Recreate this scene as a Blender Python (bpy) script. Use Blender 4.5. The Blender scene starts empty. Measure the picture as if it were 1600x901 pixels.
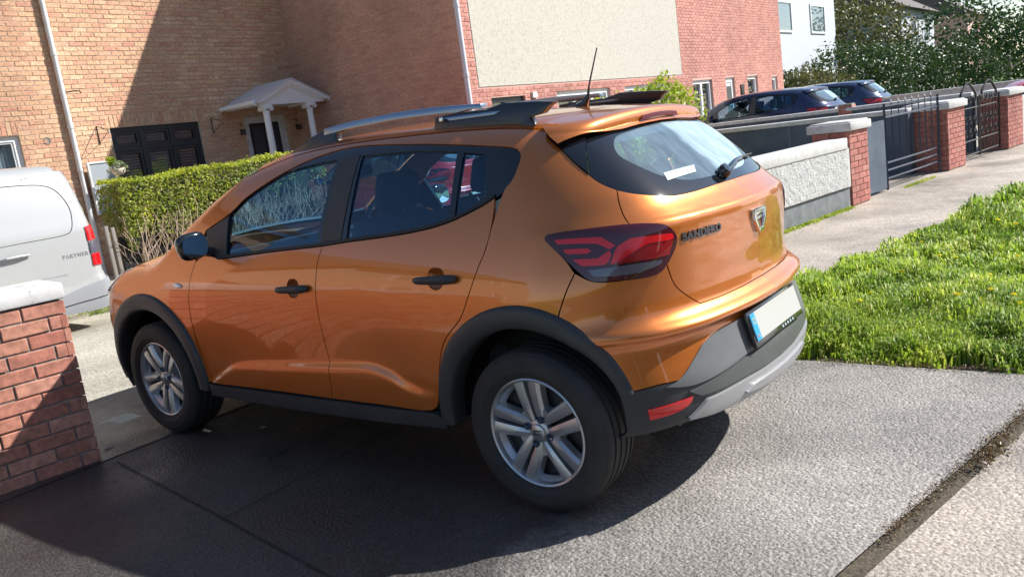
import bpy, bmesh, math, random
import numpy as np
from mathutils import Vector, Matrix, Euler
from mathutils.geometry import delaunay_2d_cdt
random.seed(7); RNG=np.random.default_rng(7)
SC_=bpy.context.scene; COL=SC_.collection
# ---------------- camera ----------------
CAM_POS=(-1.82268,3.20545,1.42032); YAW,PITCH,ROLL=-0.9069187,0.1840805,-0.1371305
cd=bpy.data.cameras.new('camera'); cam=bpy.data.objects.new('camera',cd); COL.objects.link(cam); SC_.camera=cam
cd.sensor_width=36.0; cd.lens=36.0*1289.03/1600; cd.clip_start=.05; cd.clip_end=900
def _cam():
    cy,sy,cp,sp=math.cos(YAW),math.sin(YAW),math.cos(PITCH),math.sin(PITCH)
    f=Vector((cy*cp,sy*cp,-sp)); r=Vector((sy,-cy,0)); u=r.cross(f)
    r2=math.cos(ROLL)*r+math.sin(ROLL)*u; u2=-math.sin(ROLL)*r+math.cos(ROLL)*u
    M=Matrix((( r2.x,u2.x,-f.x,CAM_POS[0]),(r2.y,u2.y,-f.y,CAM_POS[1]),(r2.z,u2.z,-f.z,CAM_POS[2]),(0,0,0,1)))
    cam.matrix_world=M
_cam()
# ---------------- sun, sky, exposure ----------------
SUN_TRAVEL=Vector((.80,.90,-1.0)).normalized()
S=-SUN_TRAVEL
wd=bpy.data.worlds.new("World"); SC_.world=wd; wd.use_nodes=True
wn=wd.node_tree; wn.nodes.clear()
wo=wn.nodes.new('ShaderNodeOutputWorld'); wb=wn.nodes.new('ShaderNodeBackground'); ws=wn.nodes.new('ShaderNodeTexSky')
ws.sky_type='NISHITA'; ws.sun_disc=False
ws.sun_elevation=math.asin(S.z); ws.sun_rotation=math.atan2(S.x,S.y)
ws.dust_density=.6; ws.air_density=1.0; ws.ozone_density=1.5
wb.inputs[1].default_value=.088
wn.links.new(ws.outputs[0],wb.inputs[0]); wn.links.new(wb.outputs[0],wo.inputs[0])
ld=bpy.data.lights.new('sun','SUN'); ld.energy=5.0; ld.angle=math.radians(.53); ld.color=(1.0,.96,.90)
lo=bpy.data.objects.new('sun',ld); COL.objects.link(lo); lo.rotation_euler=SUN_TRAVEL.to_track_quat('-Z','Y').to_euler(); lo.location=(-10,-12,14)
vs=SC_.view_settings; vs.view_transform='Standard'; vs.look='None'; vs.gamma=1; vs.exposure=.76
# ---------------- materials ----------------
def mat(name,col,rough=.6,metal=0.,coat=0.,**k):
    m=bpy.data.materials.new(name); m.use_nodes=True; nt=m.node_tree; b=nt.nodes['Principled BSDF']
    b.inputs['Base Color'].default_value=(*col,1); b.inputs['Roughness'].default_value=rough; b.inputs['Metallic'].default_value=metal
    if coat: b.inputs['Coat Weight'].default_value=coat; b.inputs['Coat Roughness'].default_value=k.get('coat_rough',.03)
    if 'spec' in k: b.inputs['Specular IOR Level'].default_value=k['spec']
    return m
def nodes(m): nt=m.node_tree; return nt,nt.nodes['Principled BSDF']
def noise_col(m,stops,scale=5.,detail=6.,rough=.6,coord='Object',mapping=None,bump=0.,bscale=None,bdist=.01,dist=0.):
    """base colour from a ramp over noise, plus optional fine bump"""
    nt,b=nodes(m); N=nt.nodes; L=nt.links
    tc=N.new('ShaderNodeTexCoord'); src=tc.outputs[coord]
    if mapping:
        mp=N.new('ShaderNodeMapping'); mp.inputs['Scale'].default_value=mapping; L.new(src,mp.inputs[0]); src=mp.outputs[0]
    n=N.new('ShaderNodeTexNoise'); n.inputs['Scale'].default_value=scale; n.inputs['Detail'].default_value=detail; n.inputs['Roughness'].default_value=rough; n.inputs['Distortion'].default_value=dist
    L.new(src,n.inputs['Vector'])
    r=N.new('ShaderNodeValToRGB'); e=r.color_ramp.elements
    while len(e)<len(stops): e.new(.5)
    for i,(p,c) in enumerate(stops): e[i].position=p; e[i].color=(*c,1)
    L.new(n.outputs['Fac'],r.inputs[0]); L.new(r.outputs[0],b.inputs['Base Color'])
    if bump:
        n2=N.new('ShaderNodeTexNoise'); n2.inputs['Scale'].default_value=bscale or scale*8; n2.inputs['Detail'].default_value=5
        L.new(src,n2.inputs['Vector']); bp=N.new('ShaderNodeBump'); bp.inputs['Strength'].default_value=bump; bp.inputs['Distance'].default_value=bdist
        L.new(n2.outputs['Fac'],bp.inputs['Height']); L.new(bp.outputs[0],b.inputs['Normal'])
    return r
def glass_mat(name,tint,refl=(1,1,1),mult=1.5):
    m=bpy.data.materials.new(name); m.use_nodes=True; nt=m.node_tree; N=nt.nodes; L=nt.links; N.clear()
    o=N.new('ShaderNodeOutputMaterial'); t=N.new('ShaderNodeBsdfTransparent'); t.inputs[0].default_value=(*tint,1)
    g=N.new('ShaderNodeBsdfGlossy'); g.inputs['Roughness'].default_value=.015; g.inputs[0].default_value=(*refl,1)
    ge=N.new('ShaderNodeNewGeometry'); dt=N.new('ShaderNodeVectorMath'); dt.operation='DOT_PRODUCT'; L.new(ge.outputs['Normal'],dt.inputs[0]); L.new(ge.outputs['Incoming'],dt.inputs[1])
    ab=N.new('ShaderNodeMath'); ab.operation='ABSOLUTE'; L.new(dt.outputs['Value'],ab.inputs[0])
    on=N.new('ShaderNodeMath'); on.operation='SUBTRACT'; on.inputs[0].default_value=1; L.new(ab.outputs[0],on.inputs[1])
    pw=N.new('ShaderNodeMath'); pw.operation='POWER'; pw.inputs[1].default_value=4.5; L.new(on.outputs[0],pw.inputs[0])
    ma=N.new('ShaderNodeMath'); ma.operation='MULTIPLY_ADD'; ma.inputs[1].default_value=.9; ma.inputs[2].default_value=.045*mult; ma.use_clamp=True
    x=N.new('ShaderNodeMixShader'); L.new(pw.outputs[0],ma.inputs[0]); L.new(ma.outputs[0],x.inputs[0]); L.new(t.outputs[0],x.inputs[1]); L.new(g.outputs[0],x.inputs[2])
    L.new(x.outputs[0],o.inputs[0]); return m
def paint(name,col,metal=.35,rough=.32,flake=.5):
    m=mat(name,col,rough,metal,1.0)
    nt,b=nodes(m); N=nt.nodes; L=nt.links
    tc=N.new('ShaderNodeTexCoord'); v=N.new('ShaderNodeTexVoronoi'); v.inputs['Scale'].default_value=900; L.new(tc.outputs['Object'],v.inputs['Vector'])
    h=N.new('ShaderNodeHueSaturation'); h.inputs['Color'].default_value=(*col,1)
    mr=N.new('ShaderNodeMapRange'); mr.inputs['To Min'].default_value=1-.3*flake; mr.inputs['To Max'].default_value=1+.3*flake
    L.new(v.outputs['Color'],mr.inputs['Value']); L.new(mr.outputs[0],h.inputs['Value']); L.new(h.outputs[0],b.inputs['Base Color'])
    b.inputs['Coat IOR'].default_value=1.68
    # faint dust film: roughness varies
    n=N.new('ShaderNodeTexNoise'); n.inputs['Scale'].default_value=3.5; n.inputs['Detail'].default_value=6; L.new(tc.outputs['Object'],n.inputs['Vector'])
    m2=N.new('ShaderNodeMapRange'); m2.inputs['From Min'].default_value=.35; m2.inputs['From Max'].default_value=.75; m2.inputs['To Min'].default_value=.015; m2.inputs['To Max'].default_value=.07
    L.new(n.outputs['Fac'],m2.inputs['Value']); L.new(m2.outputs[0],b.inputs['Coat Roughness'])
    return m
# ---------------- object helpers ----------------
def link(o,parent=None):
    COL.objects.link(o)
    if parent is not None: o.parent=parent
    return o
def tag(o,label=None,cat=None,group=None,kind=None):
    if label: o['label']=label
    if cat: o['category']=cat
    if group: o['group']=group
    if kind: o['kind']=kind
    return o
def empty(name,loc=(0,0,0),rz=0,label=None,cat=None,group=None,rot=None):
    o=bpy.data.objects.new(name,None); o.location=loc; o.rotation_euler=rot or (0,0,rz); o.empty_display_size=.2; link(o); return tag(o,label,cat,group)
def mesh(name,V,F,m,parent=None,smooth=False,normals=None,loc=None,rot=None,data=False):
    me=bpy.data.meshes.new(name); me.from_pydata([tuple(map(float,v)) for v in V],[],[tuple(map(int,f)) for f in F])
    if m: 
        for q in (m if isinstance(m,(list,tuple)) else [m]): me.materials.append(q)
    if smooth or normals is not None: me.polygons.foreach_set('use_smooth',[True]*len(me.polygons))
    if normals is not None: me.normals_split_custom_set_from_vertices([tuple(map(float,n)) for n in normals])
    me.update()
    if data: return me
    o=bpy.data.objects.new(name,me)
    if loc is not None: o.location=loc
    if rot is not None: o.rotation_euler=rot
    return link(o,parent)
def bme(name,bm,m,parent=None,smooth=False,loc=None,rot=None,angle=None):
    me=bpy.data.meshes.new(name); bmesh.ops.recalc_face_normals(bm,faces=bm.faces[:]); bm.to_mesh(me); bm.free()
    for q in (m if isinstance(m,(list,tuple)) else [m]): me.materials.append(q)
    if smooth:
        me.polygons.foreach_set('use_smooth',[True]*len(me.polygons))
        if angle: me.set_sharp_from_angle(angle=math.radians(angle))
    o=bpy.data.objects.new(name,me)
    if loc is not None: o.location=loc
    if rot is not None: o.rotation_euler=rot
    return link(o,parent)
class MB:
    """collects simple solids into one mesh"""
    def __init__(s): s.V=[]; s.F=[]
    def add(s,V,F):
        n=len(s.V); s.V+= [tuple(v) for v in V]; s.F+=[tuple(i+n for i in f) for f in F]; return s
    def box(s,c,d,R=None):
        x,y,z=d[0]/2,d[1]/2,d[2]/2
        V=[Vector((i*x,j*y,k*z)) for i in (-1,1) for j in (-1,1) for k in (-1,1)]
        if R is not None: V=[R@v for v in V]
        V=[v+Vector(c) for v in V]
        return s.add(V,[(0,1,3,2),(4,6,7,5),(0,4,5,1),(2,3,7,6),(0,2,6,4),(1,5,7,3)])
    def bb(s,a,b): # box from corners
        return s.box([(p+q)/2 for p,q in zip(a,b)],[abs(q-p) for p,q in zip(a,b)])
    def tube(s,pts,r,n=8,cap=True):
        P=[Vector(p) for p in pts]; rs=r if isinstance(r,(list,tuple)) else [r]*len(P); V=[];F=[]
        prev=None
        for i,p in enumerate(P):
            t=(P[min(i+1,len(P)-1)]-P[max(i-1,0)]).normalized()
            if prev is None: a=t.orthogonal().normalized()
            else: a=(prev-t*prev.dot(t)).normalized()
            prev=a; b=t.cross(a)
            for k in range(n):
                w=2*math.pi*k/n; V.append(p+(a*math.cos(w)+b*math.sin(w))*rs[i])
        for i in range(len(P)-1):
            for k in range(n): F.append((i*n+k,i*n+(k+1)%n,(i+1)*n+(k+1)%n,(i+1)*n+k))
        if cap: F.append(tuple(range(n))[::-1]); F.append(tuple((len(P)-1)*n+k for k in range(n)))
        return s.add(V,F)
    def prism(s,poly,h0,h1,axis='z'):
        n=len(poly); V=[]
        for h in (h0,h1):
            for a,b in poly: V.append({'z':(a,b,h),'y':(a,h,b),'x':(h,a,b)}[axis])
        F=[tuple(range(n))[::-1],tuple(range(n,2*n))]+[(i,(i+1)%n,n+(i+1)%n,n+i) for i in range(n)]
        return s.add(V,F)
    def build(s,name,m,parent=None,smooth=False,loc=None,rot=None,bevel=0,angle=35,seg=2):
        bm=bmesh.new(); vs_=[bm.verts.new(v) for v in s.V]
        for f in s.F:
            try: bm.faces.new([vs_[i] for i in f])
            except ValueError: pass
        bmesh.ops.recalc_face_normals(bm,faces=bm.faces[:])
        if bevel: 
            es=[e for e in bm.edges if len(e.link_faces)==2 and e.calc_face_angle(0)>math.radians(25)]
            bmesh.ops.bevel(bm,geom=es,offset=bevel,segments=seg,profile=.5,affect='EDGES')
        return bme(name,bm,m,parent,smooth or bool(bevel),loc,rot,angle)
def lathe(prof,n=48,axis='y'):
    """profile of (radius, offset along axis)"""
    V=[];F=[];m=len(prof)
    for i in range(n):
        w=2*math.pi*i/n; c,s_=math.cos(w),math.sin(w)
        for r,h in prof: V.append({'y':(r*c,h,r*s_),'z':(r*c,r*s_,h),'x':(h,r*c,r*s_)}[axis])
    for i in range(n):
        j=(i+1)%n
        for k in range(m-1): F.append((i*m+k,i*m+k+1,j*m+k+1,j*m+k))
    return V,F
#BODY>
import numpy as np
def pch(xs, ys):
    """monotone cubic through points, linear outside"""
    xs=np.array(xs,float); ys=np.array(ys,float); h=np.diff(xs); d=np.diff(ys)/h
    m=np.zeros(len(xs)); m[0]=d[0]; m[-1]=d[-1]
    for i in range(1,len(xs)-1):
        if d[i-1]*d[i]>0:
            w1=2*h[i]+h[i-1]; w2=h[i]+2*h[i-1]; m[i]=(w1+w2)/(w1/d[i-1]+w2/d[i])
    def f(x):
        x=np.asarray(x,float); i=np.clip(np.searchsorted(xs,x)-1,0,len(h)-1)
        t=(x-xs[i])/h[i]; tc=np.clip(t,0,1)
        a=(2*tc**3-3*tc**2+1)*ys[i]+(tc**3-2*tc**2+tc)*h[i]*m[i]+(-2*tc**3+3*tc**2)*ys[i+1]+(tc**3-tc**2)*h[i]*m[i+1]
        return a+np.where(t<0,t*h[i]*m[0],0)+np.where(t>1,(t-1)*h[i]*m[-1],0)
    lo=xs[0]-1.; hi=xs[-1]+1.; X=np.linspace(lo,hi,6001); Y=f(X); st=(hi-lo)/6000
    def g(x):
        u=np.clip((x-lo)/st,0,5999.999); i=u.astype(np.int32); u=u-i
        return Y[i]*(1-u)+Y[i+1]*u
    return lambda x: g(np.asarray(x,float))
def sst(a,b,x):
    t=np.clip((x-a)/(b-a),0,1); return t*t*(3-2*t)
def smax(a,b,k):
    h=np.maximum(k-np.abs(a-b),0)/k
    return np.maximum(a,b)+h*h*k*.25
plan_w=pch([-.8,-.5,-.2,.1,.5,1.2,2.0,2.6,3.0,3.3,3.5],[.80,.845,.870,.878,.880,.882,.882,.880,.868,.82,.77])
prof_z=pch([.15,.25,.35,.5,.65,.78,.88,.95,1.02,1.1,1.2,1.35,1.5],[-.05,-.018,-.006,0,0,-.003,-.014,-.030,-.052,-.085,-.135,-.22,-.32])
crease_z=pch([.2,.44,.52,.61,.735,.85,1.1,1.46,1.83,1.95,2.1],[.44,.45,.452,.47,.523,.543,.532,.512,.484,.44,.37])
green0=pch([-.7,-.4,-.1,.3,.9,1.5,2.0],[.80,.825,.848,.862,.868,.862,.850])
roof_z=pch([-.8,-.45,-.2,.134,.6,1.1,1.5,1.80,2.0,2.3,2.5,2.62,2.8,3.0,3.2,3.32,3.42,3.6],[1.36,1.42,1.455,1.493,1.52,1.53,1.51,1.455,1.365,1.20,1.085,1.055,1.045,1.015,.945,.86,.74,.45])
roof_c=pch([-.8,0,1.2,1.8,2.4,3,3.4],[.16,.13,.10,.11,.14,.16,.22])
rear_x=pch([.15,.25,.34,.42,.47,.50,.56,.622,.642,.660,.674,.690,.705,.735,.78,.88,.96,1.02,1.045,1.065,1.10,1.15,1.3,1.42,1.55],
           [-.48,-.58,-.644,-.655,-.654,-.647,-.630,-.618,-.630,-.658,-.656,-.640,-.620,-.600,-.592,-.600,-.604,-.603,-.596,-.572,-.530,-.485,-.325,-.19,-.04])
rear_b=pch([0,.15,.3,.4,.5,.6,.7,.8,.88,.95],[0,.006,.024,.042,.066,.104,.165,.255,.36,.5])
front_x=pch([.15,.3,.5,.7,.8,.95],[3.25,3.36,3.42,3.42,3.40,3.25])
def side_W(x,z):
    u=z-crease_z(x)
    m=sst(.40,.75,x)*sst(2.25,1.9,x)
    s=np.where(u>0,-.011*sst(.34,0,u),-.011+.016*sst(0,.05,-u))
    return plan_w(x)+prof_z(z)+s*m
def glass_W(x,z):
    v=z-.97
    return green0(x)-.36*v-.16*v*v-.02*sst(.2,-.6,x)
def Fb(x,y,z,sp=False):
    ay=np.abs(y)
    L=side_W(x,z)
    g=smax(ay-L,(ay-glass_W(x,z))*.95,.035)
    rx=rear_x(z)+rear_b(ay)*(1-.25*sst(1.0,1.4,z))
    k=.16+.10*sst(.8,1.1,z)
    if sp:
        rx=np.minimum(rx,-.212+.10*ay**2+.9*np.maximum(ay-.40,0)**2); k=.16
    r=smax(g,(rx-x)*.85,k)
    T=roof_z(x)-roof_c(x)*y*y
    r=smax(r,(z-T)*.93,.035 if sp else .10-.05*sst(1.6,2.4,x))
    fx=front_x(z)-.38*ay**2.6
    return smax(r,x-fx,.2)
def Fsp(x,y,z): return Fb(x,y,z,True)
Z0=.70; XF=2.4; SC=.75; SE=.85
def chart_dir(a):
    a=np.asarray(a,float)
    phi=np.where(a<0,-a/SC,np.where(a>XF,-(a-XF)/SC,0.))
    return np.clip(a,0,XF), -np.sin(phi), np.cos(phi)
def to_chart(P):
    P=np.atleast_2d(np.array(P,float)); x,y,z=P[:,0],P[:,1],P[:,2]
    ox=np.clip(x,0,XF); dx=x-ox
    phi=np.arctan2(-dx,y)
    phi=np.where((dx<0)&(phi<0),phi+2*np.pi,phi)
    a=np.where(dx<0,-phi*SC,np.where(dx>0,XF-phi*SC,x))
    e=np.arctan2(z-Z0,np.hypot(dx,y))*SE
    return np.stack([a,e],1)
def ray_solve(O,D,F=Fb,t0=.05,t1=2.2,n=34):
    ts=np.linspace(t0,t1,n); lo=np.full(len(O),t0); hi=np.full(len(O),t1); found=np.zeros(len(O),bool)
    for i in range(1,n):
        p=O+D*ts[i]; v=F(p[:,0],p[:,1],p[:,2])>0
        new=v&~found; lo[new]=ts[i-1]; hi[new]=ts[i]; found|=v
    p=O+D*lo[:,None]; fl=F(p[:,0],p[:,1],p[:,2]); p=O+D*hi[:,None]; fh=F(p[:,0],p[:,1],p[:,2])
    for k in range(11):
        m=.5*(lo+hi) if k%3 else lo+(hi-lo)*np.clip(-fl/(fh-fl+1e-15),.02,.98)
        p=O+D*m[:,None]; f=F(p[:,0],p[:,1],p[:,2]); v=f>0
        hi=np.where(v,m,hi); fh=np.where(v,f,fh); lo=np.where(v,lo,m); fl=np.where(v,fl,f)
    m=lo+(hi-lo)*np.clip(-fl/(fh-fl+1e-15),0,1)
    return O+D*m[:,None]
def chart_to_surf(C,F=Fb):
    C=np.atleast_2d(C); ox,dx,dy=chart_dir(C[:,0]); e=C[:,1]/SE
    O=np.stack([ox,0*ox,0*ox+Z0],1); D=np.stack([dx*np.cos(e),dy*np.cos(e),np.sin(e)],1)
    return ray_solve(O,D,F)
def grad(P,F=Fb,h=2e-3):
    g=[]
    for k in range(3):
        d=np.zeros(3); d[k]=h; a=P+d; b=P-d
        g.append(F(a[:,0],a[:,1],a[:,2])-F(b[:,0],b[:,1],b[:,2]))
    g=np.stack(g,1); return g/(np.linalg.norm(g,axis=1,keepdims=True)+1e-12)
#<BODY
# ---------------- body panels: outlines filled and projected on the body surface ----------------
class Top:
    @staticmethod
    def to(P): return np.array([[p[0],p[1]] for p in P],float)
    @staticmethod
    def frm(C,F):
        C=np.atleast_2d(C); O=np.stack([C[:,0],C[:,1],0*C[:,0]+.75],1); return ray_solve(O,np.tile([0.,0.,1.],(len(C),1)),F,0,1.2,60)
class Wrap:
    @staticmethod
    def to(P): return to_chart(np.array([p[:3] for p in P],float))
    @staticmethod
    def frm(C,F): return chart_to_surf(C,F)
def smooth_loop(C,flags,step):
    """Catmull-Rom through points of a closed loop; flagged points stay corners"""
    n=len(C); out=[]
    for i in range(n):
        p1,p2=C[i],C[(i+1)%n]
        m1=(p2-C[i-1])*.5; m2=(C[(i+2)%n]-p1)*.5; d=np.linalg.norm(p2-p1)
        if d<1e-6: continue
        if flags[i]: m1=(p2-p1)
        if flags[(i+1)%n]: m2=(p2-p1)
        if flags[i] and flags[(i+1)%n]: m1=m2=p2-p1
        # limit tangents
        for m in (m1,m2):
            l=np.linalg.norm(m)
            if l>1.2*d: m*=1.2*d/l
        k=max(1,int(math.ceil(d/step)))
        for j in range(k):
            t=j/k; out.append((2*t**3-3*t*t+1)*p1+(t**3-2*t*t+t)*m1+(-2*t**3+3*t*t)*p2+(t**3-t*t)*m2)
    return np.array(out)
def area(C): x,y=C[:,0],C[:,1]; return .5*np.sum(x*np.roll(y,-1)-np.roll(x,-1)*y)
def inset(C,g):
    """move a ccw loop inwards by g"""
    a=np.roll(C,1,0); b=np.roll(C,-1,0); t=b-a; t/= (np.linalg.norm(t,axis=1,keepdims=True)+1e-9)
    return C+np.stack([-t[:,1],t[:,0]],1)*g
def inside(P,C):
    x,y=P[:,0],P[:,1]; r=np.zeros(len(P),bool); n=len(C)
    for i in range(n):
        x1,y1=C[i]; x2,y2=C[(i+1)%n]
        if y1==y2: continue
        c=((y1>y)!=(y2>y))&(x<(x2-x1)*(y-y1)/(y2-y1)+x1); r^=c
    return r
def panel_geo(outline,holes=(),chart=Wrap,F=None,off=0.,gap=.0022,flange=.014,step=.016,grid=.028,rows=None):
    F=F or Fb
    loops=[]
    for k,ol in enumerate([outline]+list(holes)):
        fl=[len(p)>3 and bool(p[3]) for p in ol]
        C=chart.to(smooth_loop(np.array([p[:3] for p in ol],float),fl,step))
        if area(C)<0: C=C[::-1]
        C=inset(C,gap if k==0 else -gap)
        loops.append(C)
    o=loops[0]; mn=o.min(0); mx=o.max(0)
    gx=np.arange(mn[0],mx[0],grid); gy=np.arange(mn[1],mx[1],grid*.87)
    G=np.array([(x+(.5*grid if j%2 else 0),y) for j,y in enumerate(gy) for x in gx])
    if rows is not None:
        Rw=chart.to(rows)
        A=Rw[inside(Rw,inset(o,.004))] if len(Rw) else Rw
        if len(A):
            D=np.full(len(G),9.)
            for i in range(len(A)): D=np.minimum(D,(G[:,0]-A[i,0])**2+(G[:,1]-A[i,1])**2)
            G=np.concatenate([A,G[D>(.5*grid)**2]])
    k=inside(G,o)
    for h in loops[1:]: k&=~inside(G,h)
    G=G[k]; B=np.concatenate(loops)
    if len(G):
        D=np.full(len(G),9.)
        for i in range(0,len(B)): D=np.minimum(D,(G[:,0]-B[i,0])**2+(G[:,1]-B[i,1])**2)
        G=G[D>(.004**2 if rows is not None else (.45*grid)**2)]
    pts=np.concatenate([B,G]) if len(G) else B
    edges=[];s=0; rings=[]
    for l in loops:
        n=len(l); edges+=[(s+i,s+(i+1)%n) for i in range(n)]; rings.append(list(range(s,s+n))); s+=n
    v2,e2,f2,ov,oe,of=delaunay_2d_cdt([Vector(p) for p in pts],edges,[],0,1e-7)
    v2=np.array([tuple(v) for v in v2]); tri=np.array([f for f in f2 if len(f)==3])
    c=v2[tri].mean(1); k=inside(c,loops[0])
    for h in loops[1:]: k&=~inside(c,h)
    tri=tri[k]
    mp={}
    for i,lst in enumerate(ov):
        for a in lst: mp[a]=i
    S3=chart.frm(v2,F); N=grad(S3,F)
    P=S3+N*off
    # orient
    a,b,c_=P[tri[:,0]],P[tri[:,1]],P[tri[:,2]]
    fn=np.cross(b-a,c_-a); fl=(fn*N[tri[:,0]]).sum(1)<0; tri[fl]=tri[fl][:,::-1]
    V=[P];NN=[N];Fs=[tuple(t) for t in tri]; base=len(P)
    for ring,l in zip(rings,loops):
        idx=[mp.get(i,i) for i in ring]; R=P[idx]; RN=N[idx]; n=len(idx)
        lp=np.concatenate([R,R-RN*flange]); V.append(lp)
        t=np.roll(R,-1,0)-np.roll(R,1,0); on=np.cross(t,RN); on/=np.linalg.norm(on,axis=1,keepdims=True)+1e-9
        if ring is not rings[0]: on=-on
        NN.append(np.concatenate([on,on]))
        for i in range(n):
            j=(i+1)%n; Fs.append((base+i,base+j,base+n+j,base+n+i) if ring is not rings[0] else (base+j,base+i,base+n+i,base+n+j))
        base+=2*n
    return np.concatenate(V),Fs,np.concatenate(NN)
def mir(g):
    V,Fs,N=g; V=V*[1,-1,1]; N=N*[1,-1,1]; return V,[f[::-1] for f in Fs],N
def panel(name,m,parent,outline,both=False,chart=Wrap,sub=None,label=None,**k):
    g=panel_geo(outline,chart=chart,**k); r=[mesh(name,g[0],g[1],m,parent,normals=g[2])]
    if both: h=mir(g); r.append(mesh(name,h[0],h[1],m,parent,normals=h[2]))
    return r if both else r[0]
def ribbon(name,m,parent,curves,nu,nv,F,off=0.):
    """skin between 3D guide curves (full width), cast on the body surface from its middle"""
    cs=[]
    for c in curves:
        c=np.array(c,float); d=np.r_[0,np.cumsum(np.linalg.norm(np.diff(c,axis=0),axis=1))]; t=np.linspace(0,d[-1],nu)
        cs.append(np.stack([np.interp(t,d,c[:,k]) for k in range(3)],1))
    for k in range(len(cs)):
        c=cs[k]
        for _ in range(3): c[1:-1]=.25*c[:-2]+.5*c[1:-1]+.25*c[2:]
    R=[]
    for k in range(len(cs)-1):
        n=nv[k]
        for j in range(n): R.append(cs[k]+(cs[k+1]-cs[k])*j/n)
    R.append(cs[-1]); P=np.concatenate(R); O=np.tile([0.,0.,Z0],(len(P),1)); D=P-O; D/=np.linalg.norm(D,axis=1,keepdims=True)
    S_=ray_solve(O,D,F); N=grad(S_,F); S_=S_+N*off; rows=len(R)
    Fc=[(i*nu+j,i*nu+j+1,(i+1)*nu+j+1,(i+1)*nu+j) for i in range(rows-1) for j in range(nu-1)]
    a,b,c=S_[Fc[0][0]],S_[Fc[0][1]],S_[Fc[0][2]]
    if np.dot(np.cross(b-a,c-a),N[0])<0: Fc=[f[::-1] for f in Fc]
    return mesh(name,S_,Fc,m,parent,normals=N)
def sym(half,closed_mid=True):
    """half outline (left side, from centre line at top round to centre line at bottom) made full width"""
    return list(half)+[(p[0],-p[1],p[2])+tuple(p[3:]) for p in reversed(half)]
def surf_pts(L):
    """(x,z) pairs on the left side"""
    return [(x,float(side_W(x,z)),z) for x,z in L]
def arc(cx,cz,r,a0,a1,n): return [(cx+r*math.cos(math.radians(t)),.88,cz+r*math.sin(math.radians(t))) for t in np.linspace(a0,a1,n)]
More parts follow.
